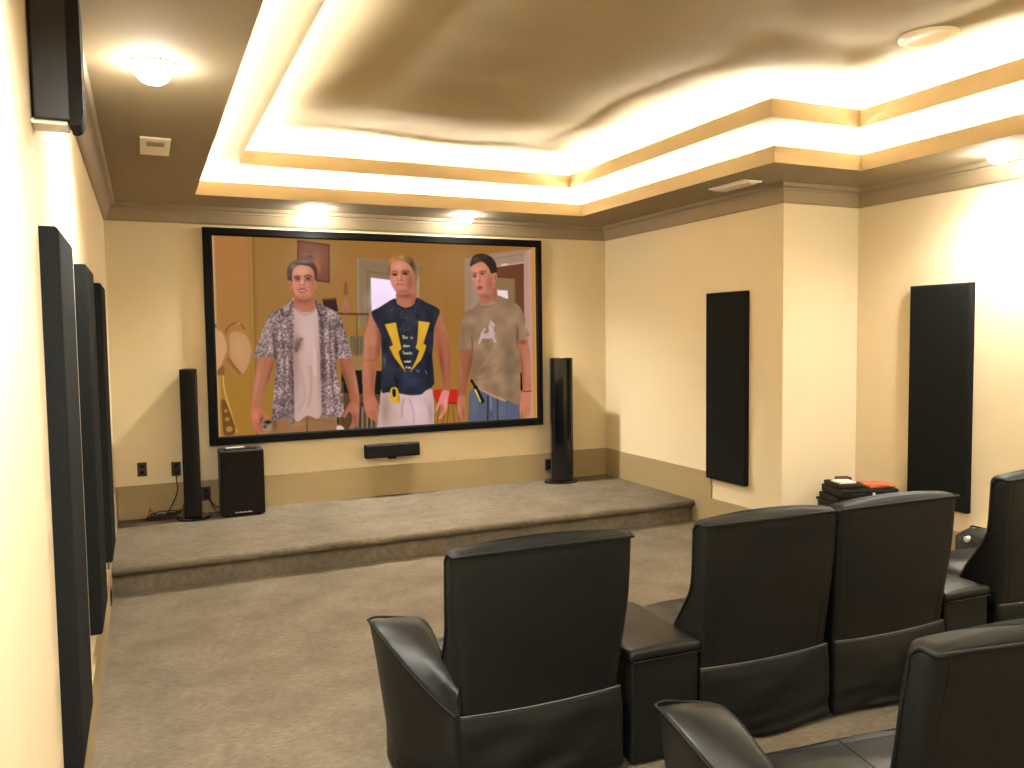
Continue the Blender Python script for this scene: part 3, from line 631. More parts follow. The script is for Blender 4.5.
# ------------------------------------------------------------------ recessed lamps
M_lens = glow('lamp_lens', (1., .95, .86), 52)
def spot(name, loc, watts, size=2.8, blend=1., col=(1., .97, .90), rot=(0, 0, 0), rad=.045, parent=None):
    l = bpy.data.lights.new(name, 'SPOT'); l.energy = watts; l.color = col; l.spot_size = size; l.spot_blend = blend; l.shadow_soft_size = rad
    o = bpy.data.objects.new(name, l); C.objects.link(o); o.location = loc; o.rotation_euler = rot
    if parent: o.parent = parent
    return o
def downlight(x, y, label, watts, **k):
    t = thing('recessed_downlight', label, 'ceiling light', (x, y, HS), 0, 'recessed ceiling downlights')
    bm = BM(); lathe(bm, [(.070, -.004), (.084, -.007), (.090, -.001), (.068, -.001)], 40, False, False); rings(bm, [[Vector((.068*math.cos(a*PI/20), .068*math.sin(a*PI/20), z)) for a in range(40)] for z in (-.001, -.004)], False, False)
    obj('trim_ring', bm, M_white, t, True)
    bm = BM(); lathe(bm, [(.070, -.004), (.070, -.024), (.065, -.044), (.053, -.062), (.033, -.075), (.012, -.080)], 40); recalc(bm); obj('lens', bm, M_lens, t, True)
    spot('lamp', (0, 0, -.10), watts, parent=t, **k)
    return t
downlight(.33, 3.556, 'round recessed downlight in the ceiling border along the left wall', 60)
downlight(1.63, 6.98, 'round recessed downlight above the left half of the projection screen', 88, size=2.5)
downlight(2.96, 6.92, 'round recessed downlight above the right half of the projection screen', 88, size=2.5)
downlight(5.08, 3.33, 'round recessed downlight close to the right wall above the rear black panel', 55)
spot('left_rear_lamp', (.36, 1.55, HS-.03), 125); spot('left_far_rear_lamp', (.36, -.3, HS-.03), 90)
spot('right_rear_lamp', (5.05, 1.2, HS-.03), 68); spot('back_lamp', (1.7, -1.2, HS-.03), 25); spot('back_right_lamp', (3.7, -1.2, HS-.03), 25)

# ceiling register by the left wall
t = thing('ceiling_vent', 'square beige ceiling register beside the left wall downlight', 'vent', (.355, 5.03, HS))
bm = BM(); box(bm, -.078, .078, -.21, .21, -.012, 0, .003); obj('frame', bm, M_vent, t)
bm = BM()
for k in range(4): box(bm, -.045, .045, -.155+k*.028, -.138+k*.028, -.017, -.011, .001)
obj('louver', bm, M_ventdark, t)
t = thing('ceiling_vent', 'slim white slotted ceiling register over the front part of the right wall', 'vent', (4.29, 4.83, HS))
bm = BM(); box(bm, -.085, .085, -.2, .2, -.010, 0, .003); obj('frame', bm, M_vent, t)
bm = BM()
for k in range(5): box(bm, -.06+k*.026, -.05+k*.026, -.18, .18, -.022, -.009, .001)
obj('louver', bm, M_white, t)
zc = Z3+bumpz(4.07, 3.04)
t = thing('ceiling_speaker', 'round flush ceiling speaker with a pale grille in the highest ceiling field', 'speaker', (4.07, 3.04, zc+.012))
bm = BM(); lathe(bm, [(.128, -.03), (.146, -.026), (.148, .0), (.12, .0)], 48); obj('rim', recalc(bm), M_white, t, True)
bm = BM(); lathe(bm, [(.127, -.026), (.127, -.0305), (.09, -.032), (.02, -.033)], 48); obj('grille', recalc(bm), M_vent, t, True)

# ------------------------------------------------------------------ projection screen
SX0, SX1, SZ0, SZ1 = .73, 3.87, .748, 2.577
IX0, IX1, IZ0, IZ1 = .805, 3.81, .82, 2.51
scr = thing('projection_screen', 'large projection screen in a wide black frame showing three men in a yellow room', 'screen', (SX0, D, SZ0))
bm = BM(); yb_, yf_ = 0, -.05
ro = [Vector((0, 0, 0)), Vector((SX1-SX0, 0, 0)), Vector((SX1-SX0, 0, SZ1-SZ0)), Vector((0, 0, SZ1-SZ0))]
ri = [Vector((IX0-SX0, 0, IZ0-SZ0)), Vector((IX1-SX0, 0, IZ0-SZ0)), Vector((IX1-SX0, 0, IZ1-SZ0)), Vector((IX0-SX0, 0, IZ1-SZ0))]
def yv(vs, y): return [v+Vector((0, y, 0)) for v in vs]
def insetv(vs, d):
    c = sum(vs, Vector())/4; return [Vector((v.x+(d if v.x < c.x else -d), v.y, v.z+(d if v.z < c.z else -d))) for v in vs]
rings(bm, [yv(ro, -.001), yv(ro, yf_+.008), yv(insetv(ro, .006), yf_), yv(insetv(ri, -.012), yf_), yv(ri, yf_+.012), yv(ri, -.02)], False, False); recalc(bm)
obj('frame', bm, M_velvet, scr)
# the picture: a fine grid of colours lying on the screen cloth
import numpy as np
pic = make_picture()
xs = np.linspace(IX0-SX0-.005, IX1-SX0+.005, PW+1); zs = np.linspace(IZ1-SZ0+.005, IZ0-SZ0-.005, PH+1)
gx, gz = np.meshgrid(xs, zs)
co = np.stack([gx, np.full_like(gx, -.024), gz], -1).reshape(-1, 3).astype(np.float32)
ii = np.arange((PW+1)*(PH+1)).reshape(PH+1, PW+1)
fc = np.stack([ii[1:, :-1], ii[1:, 1:], ii[:-1, 1:], ii[:-1, :-1]], -1).reshape(-1, 4).astype(np.int32)
me = bpy.data.meshes.new('picture'); me.vertices.add(len(co)); me.vertices.foreach_set('co', co.ravel())
me.loops.add(fc.size); me.loops.foreach_set('vertex_index', fc.ravel()); me.polygons.add(len(fc))
me.polygons.foreach_set('loop_start', np.arange(0, fc.size, 4, dtype=np.int32)); me.polygons.foreach_set('loop_total', np.full(len(fc), 4, np.int32))
me.update(); me.validate()
pp = np.pad(pic, ((0, 1), (0, 1), (0, 0)), mode='edge')
pl = np.where(pp <= .04045, pp/12.92, ((pp+.055)/1.055)**2.4)
at_ = me.color_attributes.new('picture_colour', 'FLOAT_COLOR', 'POINT')
at_.data.foreach_set('color', np.concatenate([pl, np.ones((*pl.shape[:2], 1))], -1).astype(np.float32).ravel())
mp_ = bpy.data.materials.new('projected_picture'); mp_.use_nodes = True; nt = mp_.node_tree; b = nt.nodes['Principled BSDF']
an = nt.nodes.new('ShaderNodeAttribute'); an.attribute_name = 'picture_colour'
nt.links.new(an.outputs['Color'], b.inputs['Emission Color']); b.inputs['Emission Strength'].default_value = .98*2**(-EXPO)
b.inputs['Base Color'].default_value = (.002, .002, .002, 1); b.inputs['Roughness'].default_value = 1.; b.inputs['Specular IOR Level'].default_value = 0.
me.materials.append(mp_)
po = bpy.data.objects.new('picture', me); C.objects.link(po); po.parent = scr
po['label'] = 'bright projected picture of three men standing in a yellow room'

# ------------------------------------------------------------------ speakers
def tower(label, loc, rot, glossy):
    t = thing('tower_speaker', label, 'speaker', loc, rot, 'tower speakers flanking the screen')
    hw, dep = .066, .25; H0, H1 = .022, (1.238 if glossy else 1.225)
    if glossy: hw = .108
    # boat-shaped cabinet: flat front, sides curving to a narrow back
    def ring(z, s=1.):
        pts = [(-hw, 0)]
        for k in range(9):
            a = k/8; pts.append((-hw*(1-.55*a*a)*s, .02+(dep-.02)*a))
        for k in range(9):
            a = 1-k/8; pts.append((hw*(1-.55*a*a)*s, .02+(dep-.02)*a))
        pts.append((hw, 0))
        return [Vector((x, y, z)) for x, y in pts]
    bm = BM(); rings(bm, [ring(H0), ring(H1-.01), ring(H1, .96)]); recalc(bm)
    obj('cabinet', bm, M_gloss if glossy else M_black, t)
    gw = hw-.004
    bm = BM(); rs = []
    for z, i in ((H0+.01, .004), (H0+.014, 0), (H1-.014, 0), (H1-.006, .004)):
        rs.append([Vector((x, y, z)) for x, y in ((-gw+i, 0), (-gw+i, -.012), (-gw*.8, -.021+i), (-gw*.4, -.027+i), (0, -.029+i), (gw*.4, -.027+i), (gw*.8, -.021+i), (gw-i, -.012), (gw-i, 0))])
    rings(bm, rs); recalc(bm); obj('grille', bm, M_gloss if glossy else M_grille, t, False)
    bm = BM(); bw = hw+(.066 if glossy else .070)
    rs = []
    for z, s in ((0, 1), (.014, 1), (.02, .97)):
        rs.append([Vector((bw*s*math.cos(2*PI*k/40)*(.92 if math.sin(2*PI*k/40) > 0 else 1), .085+(.14)*s*math.sin(2*PI*k/40), z)) for k in range(40)])
    rings(bm, rs); recalc(bm); obj('base_plate', bm, M_gloss, t)
    bm = BM(); box(bm, -hw*.6, hw*.6, .03, dep-.05, .018, .026); obj('foot', bm, M_black, t)
    if glossy:
        bm = BM(); box(bm, -hw*.2, hw*.25, -.01, .02, H1-.002, H1+.006, .002); obj('cap', bm, M_silver, t)
        bm = BM(); box(bm, hw*.28, hw*.36, -.031, -.024, .05, H1-.01, .002); obj('trim_strip', bm, M_black, t)
    return t
tower('matte black tower speaker on the stage left of the screen', (.570, 6.98, SZ), -.08, False)
tower('glossy black tower speaker on the stage right of the screen', (3.975, 6.99, SZ), -.2, True)

sub = thing('subwoofer', 'black cube subwoofer on the stage below the left end of the screen', 'subwoofer', (.96, 6.94, SZ), 0)
bm = BM(); box(bm, -.172, .172, .012, .255, .012, .545, .003); obj('cabinet', bm, M_vinyl, sub)
bm = BM(); box(bm, -.170, .170, -.012, .012, .016, .541, .004); obj('grille', bm, M_grille, sub)
bm = BM()
x = -.07
for k in range(11):                                                  # small silver nameplate lettering, too small to read
    wd = (.008, .012, .006, .011)[k % 4]; box(bm, x, x+wd*.8, -.0150, -.0115, .036, .040+.004*(k % 3 == 0)); x += wd+.003
box(bm, -.07, .07, -.0146, -.0115, .0335, .0352)
obj('nameplate', bm, M_silver, sub)
for sx in (-.13, .13):
    for sy in (.03, .225):
        bm = BM(); disc(bm, .02, 0, .013, 16, sx, sy); obj('foot', bm, M_black, sub)
t = thing('remote_control', 'slim silver and black remote control lying on the subwoofer', 'remote', (.955, 7.02, SZ+.545), .12)
bm = BM(); rings(bm, [rrect(-.13, .13, -.028, .028, .012, 0), rrect(-.13, .13, -.030, .030, .014, .010), rrect(-.126, .126, -.027, .027, .012, .020)]); recalc(bm); obj('body', bm, M_plastic, t, False)
bm = BM(); box(bm, -.115, .03, -.022, .022, .0195, .0225, .001); obj('face_plate', bm, M_silver, t)  # silver face, its pale colour also painting in the highlight on the remote
bm = BM()
for k in range(4): box(bm, .035+k*.014, .044+k*.014, -.012, -.002, .0195, .023); box(bm, .035+k*.014, .044+k*.014, .003, .013, .0195, .023)
obj('buttons', bm, M_black, t)

t = thing('center_speaker', 'long black centre speaker mounted on the wall under the screen', 'speaker', (2.30, D, .607))
bm = BM(); box(bm, -.256, .256, -.105, -.03, -.061, .061, .010, 3); obj('cabinet', bm, M_black, t)
bm = BM(); box(bm, -.250, .250, -.122, -.104, -.055, .055, .008, 3); obj('grille', bm, M_grille, t)
bm = BM(); box(bm, -.05, .05, -.031, .001, -.04, .03); box(bm, -.036, .036, -.085, -.02, -.080, -.058, .004); obj('bracket', bm, M_black, t)

# upper left surround speaker: box against the wall on a white back plate
t = thing('wall_speaker', 'grey black surround speaker high on the left wall near the ceiling', 'speaker', (0, 2.56, 2.255))
bm = BM(); box(bm, .008, .098, 0, .12, 0, .42, .004); obj('cabinet', bm, M_vinyl, t)
bm = BM(); rs = []
for y in (-.004, .124):
    rs.append([Vector((x, y, z)) for x, z in [(.094, -.012), (.094, .43)] + [(.098+.03*math.sin(a*PI/8), .204+.226*math.cos(a*PI/8)**.35*(1)) for a in range(0, 4)] + [(.128, .30), (.128, .02)] + [(.128-.004, .004), (.118, -.008), (.106, -.014)]])
rings(bm, rs); recalc(bm); obj('grille', bm, M_grille, t)
bm = BM(); box(bm, 0, .088, .012, .108, -.012, .002, .003); obj('bracket', bm, M_white, t)

# ------------------------------------------------------------------ acoustic panels
def panel(label, wallx, s, y0, y1, z0, z1, th=.05):
    bm = BM()
    x0, x1 = (wallx, wallx+s*th) if s > 0 else (wallx+s*th, wallx)
    rs = []
    # bevelled front edge all round, slightly soft
    def ring(x, d): return [Vector((x, y0+d, z0+d)), Vector((x, y1-d, z0+d)), Vector((x, y1-d, z1-d)), Vector((x, y0+d, z1-d))]
    a = wallx; q = s*th
    rings(bm, [ring(a, 0), ring(a+q*.82, 0), ring(a+q*.94, .004), ring(a+q, .014)]); recalc(bm)
    o = obj('acoustic_panel', bm, M_fabric)
    return tag(o, label, 'acoustic panel', 'black acoustic wall panels')
panel('tall black acoustic panel on the left wall, nearest to the viewer', 0, 1, 2.62, 3.12, .375, 1.972)
panel('tall black acoustic panel on the left wall, middle of the three', 0, 1, 3.87, 4.37, .375, 1.972)
panel('tall black acoustic panel on the left wall, nearest to the screen', 0, 1, 5.12, 5.62, .375, 1.972)
panel('tall black acoustic panel on the right wall beside the stage', W, -1, 5.05, 5.535, .415, 1.975)
panel('tall black acoustic panel on the right wall behind the recliners', W2, -1, 3.69, 4.165, .385, 1.965)

# ------------------------------------------------------------------ outlets and cords
def outlet(label, x, z, w=.072, h=.116, two=True, y=D-.0):
    t = thing('wall_outlet', label, 'outlet', (x, y, z), 0, 'dark wall outlets')
    bm = BM(); box(bm, -w/2, w/2, -.006, 0, -h/2, h/2, .003); obj('cover_plate', bm, M_plastic, t)
    for s in ((-.025, .025) if two else (0,)):
        bm = BM(); rings(bm, [[Vector((p.x, -.0055-d, p.y+s)) for p in rrect(-.016, .016, -.014, .014, .008, 0)] for d in (0, .003)]); recalc(bm); obj('socket', bm, M_black, t)
    return t
outlet('dark wall outlet left of the left tower speaker, nearest the corner', .205, .587)
outlet('dark wall outlet with a plugged-in cord just left of the tower speaker', .462, .572)
outlet('dark wall outlet low in the tan band between tower speaker and subwoofer', .69, .345, y=D-.014)
outlet('dark wall outlet low in the tan band behind the right tower speaker', 3.935, .335, y=D-.014)
t = thing('wall_outlet', 'dark wall outlet near the floor at the left wall before the stage', 'outlet', (.014, 5.44, .085), 0, 'dark wall outlets')
bm = BM(); box(bm, 0, .006, -.04, .04, -.05, .05, .002); obj('cover_plate', bm, M_plastic, t)
bm = BM(); box(bm, .005, .009, -.02, .02, -.03, .03, .001); obj('socket', bm, M_black, t)

t = thing('power_cord', 'black power cord hanging from the outlet to a tangle beside the tower', 'cord', (.462, D-.02, .545))
bm = BM(); box(bm, -.014, .014, -.03, .0, -.018, .018, .004); obj('plug', bm, M_cable, t)
bm = BM(); o_ = Vector((.462, D-.02, .545))
P = [(.462, D-.04, .535), (.462, D-.05, .48), (.468, D-.05, .42), (.45, D-.06, .35), (.41, D-.08, .27), (.36, D-.10, .21), (.30, D-.12, SZ+.014)]
r_ = random.Random(5)
for k in range(30):
    a = k*1.1; rr = .05+.05*r_.random(); P.append((.34+rr*1.55*math.cos(a)+r_.uniform(-.03, .03), D-.135+rr*.6*math.sin(a), SZ+.012+.05*r_.random()))
P += [(.42, D-.13, SZ+.03), (.46, D-.12, SZ+.05), (.485, D-.13, SZ+.07), (.495, D-.1, SZ+.05)]
tube(bm, [p-o_ for p in spline(P, 6)], .0045, 6); obj('cable', bm, M_cable, t, True)
t = thing('speaker_wire', 'thin black wire looping from the tangle up behind the left tower speaker', 'wire', (.3, D-.14, SZ+.01))
bm = BM(); o_ = Vector((.3, D-.14, SZ+.01))
tube(bm, [p-o_ for p in spline([(.22, D-.11, SZ+.01), (.245, D-.12, SZ+.06), (.25, D-.1, SZ+.09), (.27, D-.09, SZ+.06), (.31, D-.15, SZ+.03), (.42, D-.17, SZ+.02), (.5, D-.16, SZ+.04), (.50, D-.10, SZ+.09), (.535, D-.04, SZ+.13)], 8)], .003, 6); obj('cable', bm, M_cable, t, True)
t = thing('power_cord', 'black power cord from the low outlet to the back of the subwoofer', 'cord', (.69, D-.03, .345))
bm = BM(); box(bm, -.013, .013, -.03, .006, -.016, .016, .004); obj('plug', bm, M_cable, t)
bm = BM(); o_ = Vector((.69, D-.03, .345))
tube(bm, [p-o_ for p in spline([(.69, D-.055, .34), (.71, D-.08, .31), (.74, D-.08, .26), (.78, D-.04, .225), (.81, D-.030, .215), (.85, D-.026, .22)], 8)], .005, 6)
tube(bm, [p-o_ for p in spline([(.70, D-.05, .33), (.73, D-.10, .26), (.755, D-.12, .215), (.77, D-.11, .19)], 8)], .0035, 6); obj('cable', bm, M_cable, t, True)
t = thing('speaker_wire', 'thin black wire behind the base of the right tower speaker', 'wire', (3.935, D-.03, .31))
bm = BM(); o_ = Vector((3.935, D-.03, .31))
tube(bm, [p-o_ for p in spline([(3.935, D-.022, .30), (3.93, D-.06, .25), (3.925, D-.08, .215), (3.94, D-.05, .195), (3.98, D-.02, .20)], 8)], .0035, 6); obj('cable', bm, M_cable, t, True)
# ------------------------------------------------------------------ recliners
def smoothstep(t): t = max(0., min(1., t)); return t*t*(3-2*t)
def back_ring(z, hw, y0, y1, r, arch=0., k=6):
    return [Vector((p.x, p.y, z+arch*(1-(p.x/hw)**2))) for p in subdiv(rrect(-hw, hw, y0, y1, r, z, k), 8)]
def subdiv(pts, m):
    """split the four straight runs of a rounded rectangle so that it can bend"""
    out = []; n = len(pts); q = n//4
    for i in range(n):
        a, b = pts[i], pts[(i+1) % n]; out.append(a)
        if (i+1) % q == 0:
            for k in range(1, m): out.append(a.lerp(b, k/m))
    return out
FLARE = [.036]; WEDGE = [.165]
def half_w(z):                     # waist at the seam, flaring to the shoulders
    t = smoothstep((z-.33)/.42); return .316+FLARE[0]*t
def y_rear(z, lean): return lean*(z-.33)/.6
def y_front(z, lean):
    t = (z-.33)/.60; return y_rear(z, lean) + .075 + .02*t + WEDGE[0]*smoothstep((.70-z)/.34)
HB = .905
def make_backrest(t, lean, worn):
    bm = BM(); rs = []
    zs = [.30, .335, .36, .42, .48, .54, .60, .66, .72, .78, .83, .865, .89]
    for z in zs:
        k = 1.
        rs.append(back_ring(z, half_w(z), y_rear(z, lean), y_front(z, lean), .03))
    hw = half_w(HB); yr, yf = y_rear(HB, lean), y_front(HB, lean)
    for z, ins, ar in ((HB, .003, .003), (HB+.008, .010, .008), (HB+.014, .022, .013), (HB+.018, .036, .017)):
        rs.append(back_ring(z, hw-ins, yr+ins*.8, yf-ins*.8, max(.03-ins*.4, .006), ar))
    rings(bm, rs); recalc(bm)
    for v in bm.verts:             # upholstered: the rear face swells a little between the seams
        zf = (v.co.z-.33)/.6; yr = y_rear(v.co.z, lean)
        if v.co.y < yr+.012 and .33 < v.co.z < .9:
            v.co.y -= .016*math.sin(PI*min(max(zf, 0), 1))*(1-(v.co.x/.36)**2)
            v.co.y += .0025*mnoise.noise(Vector((v.co.x*6, v.co.z*5, lean*9)))
    o = obj('backrest', bm, M_leather, t, True)
    # piping along the rear top edge and down both front side edges
    bm = BM()
    N = 24
    top = [Vector((hw*(-1+2*k/N)*.985, yr-.002-.008*(1-(-1+2*k/N)**2), HB+.004+.004*(1-(-1+2*k/N)**2))) for k in range(N+1)]
    left = [Vector((-half_w(z)-.001, y_front(z, lean)-.028, z)) for z in (.40, .48, .56, .64, .72, .80, .86, .885)]
    left += [Vector((-hw+.001, yf-.05, HB+.002)), Vector((-hw, yr+.03, HB+.006))]
    right = [Vector((-p.x, p.y, p.z)) for p in reversed(left)]
    tube(bm, spline(left+top+right, 4), .0055, 6); obj('piping', bm, M_pipe, o, True)
    # vertical seams inset from each side, and a pucker in the middle of the top edge
    for sx in (-1, 1):
        bm = BM(); tube(bm, [Vector((sx*(half_w(z)-.052), y_rear(z, lean)-.0005-.012*math.sin(PI*(z-.33)/.6)*(1-((half_w(z)-.052)/.36)**2), z)) for z in [.335+.02*k for k in range(29)]], .0018, 5); obj('seam', bm, M_pipe, o, True)
    return o
def make_skirt(t):
    """loose lower back panel hanging from the stitched seam"""
    bm = BM(); nx, nz = 40, 24; w0 = .318; F = []
    for j in range(nz+1):
        v = j/nz; z = .335*(1-v)+.02*v; row = []
        for i in range(nx+1):
            u = -1+2*i/nx; x = u*(w0+.004*v)
            sag = .012*math.sin(PI*v)*(1-u*u)
            wr = .007*v*math.sin(5*(u+1)+9*v)*(1-abs(u)**3) + .010*mnoise.noise(Vector((u*2.2+t.location.x*3, v*4.5, 2)))*v
            if v > .6: wr += .006*math.sin(26*v+3*u)*(v-.6)*2
            row.append(bm.verts.new((x, -.003-.010*min(v*6, 1)-sag*1.3-wr*1.5, z-.012*(1-u*u)*(1-v))))
        F.append(row)
    for j in range(nz):
        for i in range(nx): bm.faces.new((F[j][i], F[j+1][i], F[j+1][i+1], F[j][i+1]))
    r = bmesh.ops.extrude_face_region(bm, geom=list(bm.faces))
    for v in [e for e in r['geom'] if isinstance(e, bmesh.types.BMVert)]: v.co.y = .02
    recalc(bm); o = obj('back_skirt', bm, M_leather, t, True)
    bm = BM(); tube(bm, [Vector((u*.317, -.0045, .337-.012*(1-u*u))) for u in [-1+k/12 for k in range(25)]], .0016, 5)
    obj('stitching', bm, M_thread, o, True)
    return o
def make_arm(t, s, button=False, dx=0., alen=.415, fl=.150, dz=0.):
    """s=-1 left, +1 right; pad is widest in front and twists down towards the back"""
    ks = alen/.415
    def sec(y):
        y = y/ks; f = smoothstep(y/.36)
        xi = .324+.051*f; xo = .334+(.052+fl)*f**.8
        zi = .440+.138*f; zo = .345+.235*f
        return xi+dx, xo+dx, zi+dz*(.6+.4*f), zo+dz*(.6+.4*f)
    bm = BM(); rs = []
    ys = [y*ks for y in (-.005, .02, .06, .10, .15, .20, .25, .30, .35, .385, .405, .415)]
    for y in ys:
        xi, xo, zi, zo = sec(y); e = 0
        if y/ks > .38: e = (y/ks-.38)*.35
        xb = .322+(.05+.105*(fl/.15))*smoothstep(y/ks/.36)+dx
        r = [(.312+dx, .03), (.314+dx, .30), (.314+dx, zi-.035), (.318+dx+(xi-dx-.348)*max(0, (xi-dx-.324)/.051)*.9, zi-.010-e), (max(xi-.010, .320+dx), zi-.001-e), (xi+(xo-xi)*.5, (zi+zo)/2+.006-e), (xo-.012, zo+.002-e), (xo, zo-.006-e), (xo-.004, zo-.02), (xo*.55+xb*.45, zo-.17), (xb, .16), (xb, .03)]
        rs.append([Vector((s*x, y, z)) for x, z in r])
    rings(bm, rs); recalc(bm)
    o = obj('armrest', bm, M_leather2, t)
    for p in o.data.polygons: p.use_smooth = abs(p.normal.y) < .9
    bm = BM(); P = []
    for y in ys: xi, xo, zi, zo = sec(y); P.append(Vector((s*(xo+.001), y, zo-.004)))
    xi, xo, zi, zo = sec(alen)
    P += [Vector((s*(xo-.03), alen+.003, zo+.002)), Vector((s*(xi+.06), alen+.003, zi*.6+zo*.4-.008)), Vector((s*(xi+.02), alen+.001, zi-.013))]
    tube(bm, spline(P, 4), .005, 6); obj('piping', bm, M_pipe, o, True)
    if button:                     # round recline button on the face towards the seat
        bm = BM(); r = []; xi = .313+dx
        for x, q in ((xi+.02, .017), (xi-.008, .017), (xi-.012, .012)): r.append([Vector((s*x, alen-.075+q*math.cos(k*PI/10), .450+q*math.sin(k*PI/10))) for k in range(20)])
        rings(bm, r); recalc(bm); obj('recline_button', bm, M_silver, o)
    return o
def make_seat(t, wide=0., sy1=.53):
    bm = BM(); rs = []
    def cush(x0, x1, y0, y1, zb, zt):
        R = []
        for z, ins, cr in ((zb, .02, 0), (zb+.02, .004, 0), (zt-.04, 0, 0), (zt-.012, .008, .004), (zt, .03, .012)):
            R.append([Vector((p.x, p.y, p.z+cr*(1-((p.x)/.34)**2))) for p in subdiv(rrect(x0+ins, x1-ins, y0+ins*.5, y1-ins, .03, z), 6)])
        rings(bm, R)
    cush(-.305-wide, .305, .12, sy1, .27, .42)
    recalc(bm); o = obj('seat_cushion', bm, M_leather2, t, True)
    bm = BM(); tube(bm, [Vector((-.20, y, .4255)) for y in (.24, .30, .36, sy1-.04)], .002, 5); obj('seam', bm, M_pipe, o, True)
    bm = BM(); tube(bm, [Vector((.20, y, .4255)) for y in (.24, .30, .36, sy1-.04)], .002, 5); obj('seam', bm, M_pipe, o, True)
    bm = BM(); rings(bm, [[Vector((p.x, p.z, p.y)) for p in rrect(-.30-wide, .30, .07, .29, .025, y)] for y in (sy1-.055, sy1-.005)] + [[Vector((p.x, p.z, p.y)) for p in rrect(-.285-wide, .285, .085, .275,   .02, sy1+.01)]]); recalc(bm); obj('footrest', bm, M_leather, t, True)
    bm = BM(); box(bm, -.30-wide, .30,   .025, sy1-.06, .03, .275, .01); obj('base', bm, M_leather, t)
    for sx in (-.26, .26):
        for sy in (.08, sy1-.12):
            bm = BM(); disc(bm, .022, 0, .032, 16, sx, sy); obj('foot', bm, M_black, t)
def recliner(label, x, y, rot, arms='', lean=-.05, button=False, flare=.036, wedge=.165, seat=.53, dx=0., wide=0., alen=.415, fl=.150, dz=0., group='black leather home theatre recliners'):
    FLARE[0] = flare; WEDGE[0] = wedge
    t = thing('recliner', label, 'armchair', (x, y, 0), rot, group)
    make_seat(t, wide, seat); make_backrest(t, lean, False); make_skirt(t)
    if 'l' in arms: make_arm(t, -1, button, dx, alen, fl, dz)
    if 'r' in arms: make_arm(t, 1, button, dx, alen, fl, dz)
    return t
def console(label, x, y, rot, hw=.165, H=.43):
    t = thing('storage_console', label, 'console', (x, y, 0), rot, 'leather storage consoles between recliners')
    bm = BM(); rings(bm, [subdiv(rrect(-hw, hw, 0, .48, .012, z), 4) for z in (.018, .05, H-.05)]); recalc(bm); obj('body', bm, M_leather, t, False)
    bm = BM(); R = []
    for z, ins, cr in ((H-.046, .004, 0), (H-.04, -.006, 0), (H-.014, -.008, 0), (H-.004, 0, .003), (H, .014, .007)):
        R.append([Vector((p.x, p.y, p.z+cr*(1-(p.x/hw)**2))) for p in subdiv(rrect(-hw+ins, hw-ins, ins, .50-ins, .012, z), 6)])
    rings(bm, R); recalc(bm); o = obj('lid', bm, M_leather2, t, True)
    bm = BM(); tube(bm, [Vector((x_, -.010, H-.043)) for x_ in (-hw, -hw/2, 0, hw/2, hw)], .004, 6); obj('piping', bm, M_pipe, o, True)
    return t
RW = -.035
def row(x, x0=1.5, y0=2.535): return y0+(x-x0)*RW
recliner('black leather recliner at the left end of the front row with a sloping left armrest', 1.517, row(1.5), RW, 'l')
recliner('black leather recliner left in the adjoining pair in the middle of the front row', 2.513, row(2.512), RW, flare=.020)
recliner('black leather recliner right in the adjoining pair in the middle of the front row', 3.195, row(3.178), RW, flare=.028)
recliner('black leather recliner at the right end of the front row, silver button on its armrest', 4.195, row(4.185), RW, 'r', button=True, dx=-.10, alen=.66, fl=.09, dz=-.09).scale = (1, 1, 1.045)
console('low leather console between the left end recliner and the middle pair', 2.037, row(2.008), RW, hw=.152, H=.455)
console('low leather console between the middle pair and the right end recliner', 3.665, row(3.682), RW, hw=.137, H=.455)
recliner('black leather recliner of the back row, reclined, in the lower right foreground', 2.235, 1.305, -.17, 'l', lean=-.13, dx=.225, wide=.215, wedge=.03, seat=.44, alen=.475)

# ------------------------------------------------------------------ stack of equipment in the corner
t = thing('media_cabinet', 'low black cabinet in the corner behind the recliners carrying the stacked players', 'cabinet', (5.03, 4.30, 0), -.32); t.scale = (1, 1, 1.06)
bm = BM(); box(bm, -.25, .25, -.17, .17, .05, .36, .006); obj('body', bm, M_black, t)
bm = BM(); box(bm, -.26, .26, -.18, .18, .36, .38, .004); obj('top', bm, M_black, t)
for sx in (-.122, .122):
    bm = BM(); box(bm, sx-.116, sx+.116, -.186, -.171, .07, .345, .003); d = obj('door', bm, M_gloss, t)
    bm = BM(); box(bm, sx-.012*(1 if sx > 0 else -1)*9-.006, sx-.012*(1 if sx > 0 else -1)*9+.006, -.197, -.185, .18, .24, .002); obj('handle', bm, M_silver, d)
bm = BM(); box(bm, -.23, .23, -.15, .15, 0, .052); obj('plinth', bm, M_black, t)
def player(label, x, y, z, rot, hx, hy, h, buttons=True):
    t = thing('media_player', label, 'player', (x, y, z), rot, 'stacked black players in the corner')
    bm = BM(); box(bm, -hx, hx, -hy, hy, .006, h, .003); obj('case', bm, M_black, t)
    bm = BM(); box(bm, -hx+.003, hx-.003, -hy-.006, -hy+.001, .009, h-.003, .002); o = obj('front_panel', bm, M_gloss, t)
    bm = BM(); box(bm, -hx*.7, -hx*.2, -hy-.008, -hy-.004, h*.45, h*.62); obj('tray', bm, M_plastic, o)
    bm = BM(); r = []
    for yy_, q in ((-hy-.004, .011), (-hy-.014, .010)): r.append([Vector((hx*.1+q*math.cos(k*PI/8), yy_, h*.5+q*math.sin(k*PI/8))) for k in range(16)])
    rings(bm, r); recalc(bm); obj('knob', bm, M_silver, o)
    for sx in (-hx*.8, hx*.8):
        bm = BM(); disc(bm, .012, 0, .007, 12, sx, -hy*.6); obj('foot', bm, M_black, t)
        bm = BM(); disc(bm, .012, 0, .007, 12, sx, hy*.6); obj('foot', bm, M_black, t)
    return t
player('black media player at the bottom of the stack in the corner', 5.00, 4.32, .403, -.32, .215, .14, .045)
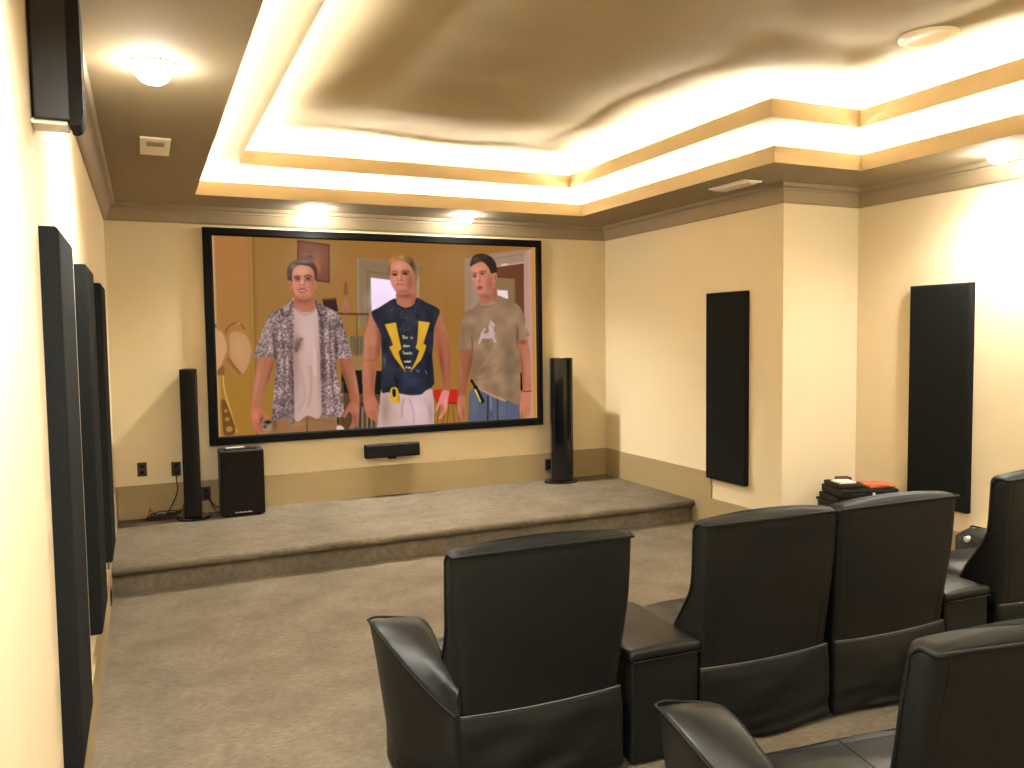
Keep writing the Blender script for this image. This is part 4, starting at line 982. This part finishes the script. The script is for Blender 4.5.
player('wide black media player in the middle of the stack under the cards', 5.01, 4.30, .448, -.32, .215, .15, .058)
t = thing('disc_player', 'small black disc player on the left end of the stack under a white card', 'player', (4.915, 4.36, .506), -.30)
bm = BM(); box(bm, -.10, .10, -.10, .10, .004, .034, .004); obj('case', bm, M_black, t)
bm = BM(); box(bm, -.095, .095, -.105, -.099, .008, .03, .001); obj('front_panel', bm, M_plastic, t)
def card(name, label, cat, m, x, y, z, rot, hx, hy, h, grp=None):
    bm = BM(); box(bm, -hx, hx, -hy, hy, 0, h, min(.002, h*.3)); o = obj(name, bm, m, None, False, (x, y, z)); o.rotation_euler = (0, 0, rot); return tag(o, label, cat, grp)
card('white_case', 'white flat case on the small player at the left of the stack', 'case', M_paper, 4.885, 4.33, .540, -.25, .065, .06, .014)
card('black_case', 'small dark box lying at the back on top of the stack', 'case', M_brownwood, 4.955, 4.40, .540, -.4, .05, .035, .024)
card('orange_case', 'orange flat case fanned over the right end of the stack, upper one', 'case', M_orange, 5.115, 4.255, .518, -.75, .10, .065, .012, 'orange cases on the stack')
card('orange_case', 'orange flat case sticking out at the right end of the stack, lower one', 'case', M_orange, 5.13, 4.24, .506, -.30, .10, .065, .012, 'orange cases on the stack')
# ------------------------------------------------------------------ camera and view
cam = bpy.data.cameras.new('camera'); co_ = bpy.data.objects.new('camera', cam); C.objects.link(co_)
r_ax, u_ax, f_ax = Vector((.90994617, -.41452518, -.01291672)), Vector((.03691685, .04993799, .99806981)), Vector((.41308003, .90866664, -.06074385))
co_.matrix_world = Matrix(((r_ax.x, u_ax.x, -f_ax.x, .2577), (r_ax.y, u_ax.y, -f_ax.y, 0), (r_ax.z, u_ax.z, -f_ax.z, 1.65), (0, 0, 0, 1)))
cam.sensor_width = 36; cam.lens = 36*806.97/1024; cam.clip_start = .02; cam.clip_end = 50
sc = bpy.context.scene; sc.camera = co_
wd = bpy.data.worlds.new('world'); wd.use_nodes = True; wd.node_tree.nodes['Background'].inputs[0].default_value = (0, 0, 0, 1); wd.node_tree.nodes['Background'].inputs[1].default_value = 0; sc.world = wd
vs = sc.view_settings; vs.view_transform = 'Standard'; vs.look = 'None'; vs.gamma = 1; vs.use_curve_mapping = False; vs.exposure = EXPO
